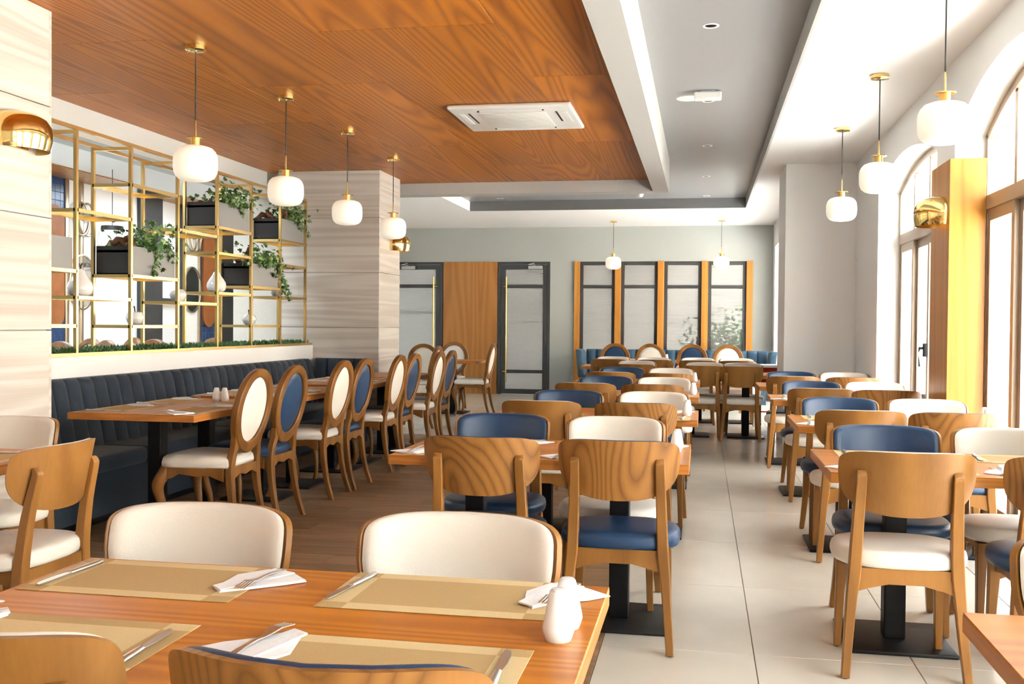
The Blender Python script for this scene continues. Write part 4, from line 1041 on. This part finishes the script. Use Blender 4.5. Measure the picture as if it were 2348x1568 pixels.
t = thing('smoke_detector', 'small white smoke detector near the far end of the tray', 'smoke detector', (-0.92, 14.8, ZT))
obj('body', MB().lathe([(0, -0.045), (0.03, -0.045), (0.045, -0.03), (0.052, -0.012), (0.055, 0)], 28).mesh('body', 'white_plastic', 30), t)

# ================================================================ SIDE ROOM SEEN THROUGH THE SHELF
XS = -7.55
def wallbox(y0, y1, z0, z1, d, mt, name, parent=None, r=0.004):
    return obj(name, RB(XS, XS + d, y0, y1, z0, z1, r=r, seg=2).mesh(name, mt), parent)
def rounded(y0, y1, z0, z1, rr, n=8):
    pts = []
    for cy, cz, a0 in ((y1 - rr, z1 - rr, 0), (y0 + rr, z1 - rr, PI / 2), (y0 + rr, z0 + rr, PI), (y1 - rr, z0 + rr, 1.5 * PI)):
        for i in range(n + 1): pts.append((cy + rr * math.cos(a0 + PI / 2 * i / n), cz + rr * math.sin(a0 + PI / 2 * i / n)))
    return pts
def motif(y0, k):
    """tile strip, orange board, trims, ring lamp and oval mirror; y0 is the right edge of the orange board"""
    w = ('left', 'right')[k]
    t = thing('tile_strip', 'strip of navy wall tiles behind the %s orange board' % w, 'tiles', (XS, y0 - 0.2, 0), 0, 'navy tile strips of the side room')
    tl = RB(0.0, 0.014, -0.049, 0.049, -0.049, 0.049, r=0.003, seg=1).mesh('tile', 'blue_tile')
    for a in range(5):
        for c in range(29): obj('tile', tl, t, (0, -0.2 + a * 0.1, 0.16 + c * 0.1))
    z0, z1 = (1.2, 2.65)
    b = obj('wall_board', MB().prism(rounded(-0.18, 0.18, z0, z1, 0.178), 0, 0, 0.03).mesh('wall_board', 'terracotta_wood', 30), None, (XS + 0.016, y0 - 0.19, 0))
    tag(b, 'upright orange wooden board with rounded ends, %s one in the side room' % w, 'wall panel', 'orange boards of the side room')
    for j, (a, c, m_) in enumerate(((0.03, 0.1, 'champagne'), (0.33, 0.39, 'champagne'), (-0.47, -0.41, 'champagne'))):
        o = wallbox(y0 + a, y0 + c, 0.11, 2.98, 0.03, m_, 'trim_strip')
        tag(o, 'champagne metal strip, %s of the %s orange board' % (('just right', 'farther right', 'left')[j], w), 'trim', 'champagne wall strips of the side room')
    ym = y0 + 0.37 if k == 0 else y0 - 0.68
    t = thing('oval_mirror', 'tall oval mirror in a dark gold frame, %s one in the side room' % w, 'mirror', (XS + 0.002, ym, 1.76), 0, 'oval mirrors of the side room')
    n = 40; e = lambda a, b_, x: [(x, a * math.cos(2 * PI * i / n), b_ * math.sin(2 * PI * i / n)) for i in range(n)]
    obj('frame', MB().loops([e(.27, .345, 0), e(.27, .345, .03), e(.25, .325, .034), e(.245, .32, .02)]).mesh('frame', 'champagne', 30), t)
    obj('glass', MB().loops([e(.246, .321, .018), e(.246, .321, .022)]).mesh('glass', 'mirror', 30), t)
    t = thing('ring_lamp', 'wall lamp of two interlocked champagne rings, %s one in the side room' % w, 'wall lamp', (XS, ym, 2.53), 0, 'ring lamps of the side room')
    for dy in (-0.06, 0.06):
        pts = [(0.05, dy + 0.15 * math.cos(2 * PI * i / 36), 0.2 * math.sin(2 * PI * i / 36)) for i in range(37)]
        obj('ring', MB().tube(pts, 0.014, 8, False).mesh('ring', 'champagne'), t)
    obj('bracket', MB().tube([(0, 0, 0), (0.05, 0, 0)], 0.02, 10).tube([(0.05, -0.26, 0), (0.05, 0.26, 0)], 0.009, 8).mesh('bracket', 'champagne'), t)
motif(10.85, 0)
motif(14.62, 1)
dk = tag(obj('door_3', None), kind='structure')
obj('frame', MB().box(XS, XS + 0.12, 12.48, 12.93, 0.0, 2.99).box(XS, XS + 0.1, 13.5, 13.56, 0.0, 2.99).box(XS, XS + 0.1, 12.93, 13.5, 1.55, 1.61).mesh('frame', 'dark_frame', smooth=False), dk)
obj('pane', B(XS + 0.02, XS + 0.03, 12.93, 13.5, 0.1, 2.99).mesh('pane', 'white_plastic', smooth=False), dk)
struct('dark_opening_sheet', B(XS + 0.001, XS + 0.06, 14.66, 15.28, 0.0, 2.7), 'dark_frame')  # flat dark sheet: the gloom of an opening put in as colour
for k, (x, y, rz) in enumerate(((-5.15, 6.95, 2.75), (-5.85, 7.62, 2.9), (-5.2, 7.62, 2.6), (-5.75, 8.25, 2.7), (-5.1, 8.3, 2.85), (-5.75, 8.95, 2.6), (-5.0, 9.2, 2.7))):
    oval_chair(x, y, rz, 'cream', 'brown-framed oval-back chair behind the hedge, %s from the left in the side room' % ('first', 'second', 'third', 'fourth', 'fifth', 'sixth', 'seventh')[k], 'oval-back chairs of the side room', z=0.11)
gt = thing('globe_lamp', 'white globe lamp with a dark cap hanging in the side room', 'pendant lamp', (-6.6, 10.4, 2.2))
obj('globe', MB().lathe([(0, -0.17), (0.09, -0.15), (0.16, -0.07), (0.17, 0), (0.15, 0.08), (0.11, 0.12)], 28).mesh('globe', 'plastic_white', 60), gt)
obj('cap', MB().lathe([(0, 0.16), (0.12, 0.16), (0.125, 0.11), (0, 0.11)], 28).mesh('cap', 'planter_dark', 40), gt)
obj('cord', MB().tube([(0, 0, 0.16), (0, 0, 0.8)], 0.004, 6).mesh('cord', 'cord_grey'), gt)
# added fill lamps that brighten the side room (above the shelf's top rail, out of the camera's view)
for k, (x, y) in enumerate(((-5.9, 6.4), (-5.9, 9.0), (-6.3, 12.4))):
    area('side_room_fill', (x, y, 2.96), (0, 0, 0), 1.2, 1.2, 24, (0.8, 0.91, 1.0))
# ================================================================ HIGH CHAIR at the far pier, bush outside
t = thing('high_chair', 'white plastic high chair with red panels, half hidden by the pier', 'high chair', (0.86, 12.95, 0))
obj('tray', RB(-0.2, 0.2, -0.16, 0.16, 0.775, 0.81, r=0.012).mesh('tray', 'white_plastic'), t)
obj('seat', RB(-0.16, 0.16, -0.12, 0.14, 0.5, 0.55, r=0.015).mesh('seat', 'red_plastic'), t)
obj('side_panel', RB(-0.17, -0.14, -0.1, 0.12, 0.55, 0.77, r=0.008).mesh('side_panel', 'red_plastic'), t)
obj('side_panel', RB(0.14, 0.17, -0.1, 0.12, 0.55, 0.77, r=0.008).mesh('side_panel', 'red_plastic'), t)
obj('back_panel', RB(-0.16, 0.16, 0.12, 0.15, 0.55, 0.77, r=0.01).mesh('back_panel', 'red_plastic'), t)
for sx in (-1, 1):
    for sy in (-1, 1):
        obj('leg', MB().tube([(sx * 0.15, sy * 0.1, 0.51), (sx * 0.19, sy * 0.16, 0.2), (sx * 0.2, sy * 0.19, 0.003)], [0.016, 0.015, 0.015], 10).mesh('leg', 'white_plastic'), t)
obj('foot_rest', RB(-0.17, 0.17, -0.15, -0.08, 0.22, 0.235, r=0.005).mesh('foot_rest', 'red_plastic'), t)
r = random.Random(9); bm_ = MB()
for _ in range(4000):
    p = Vector((max(-1, min(0.35, r.gauss(-.1, .4))), max(-.4, min(.5, r.gauss(0, .25))), abs(r.gauss(0.6, .4))))
    d = Vector((r.uniform(-1, 1), r.uniform(-1, 1), r.uniform(-.3, 1))).normalized() * 0.1; s_ = d.cross(Vector((r.uniform(-1, 1), r.uniform(-1, 1), 1))).normalized() * 0.035
    bm_.add([p, p + d * .5 + s_, p + d, p + d * .5 - s_], [(0, 1, 2, 3)])
t = thing('bush', 'green bush blurred behind the rightmost frosted window', 'bush', (0.62, 19.1, -0.12))
o = obj('foliage', bm_.mesh('foliage', 'bush', smooth=False), t); o['kind'] = 'stuff'
obj('stem', MB().tube([(0, 0, 0), (0.03, 0, 0.3), (-0.02, 0.02, 0.6)], [0.05, 0.035, 0.02], 8).mesh('stem', 'bark'), t)
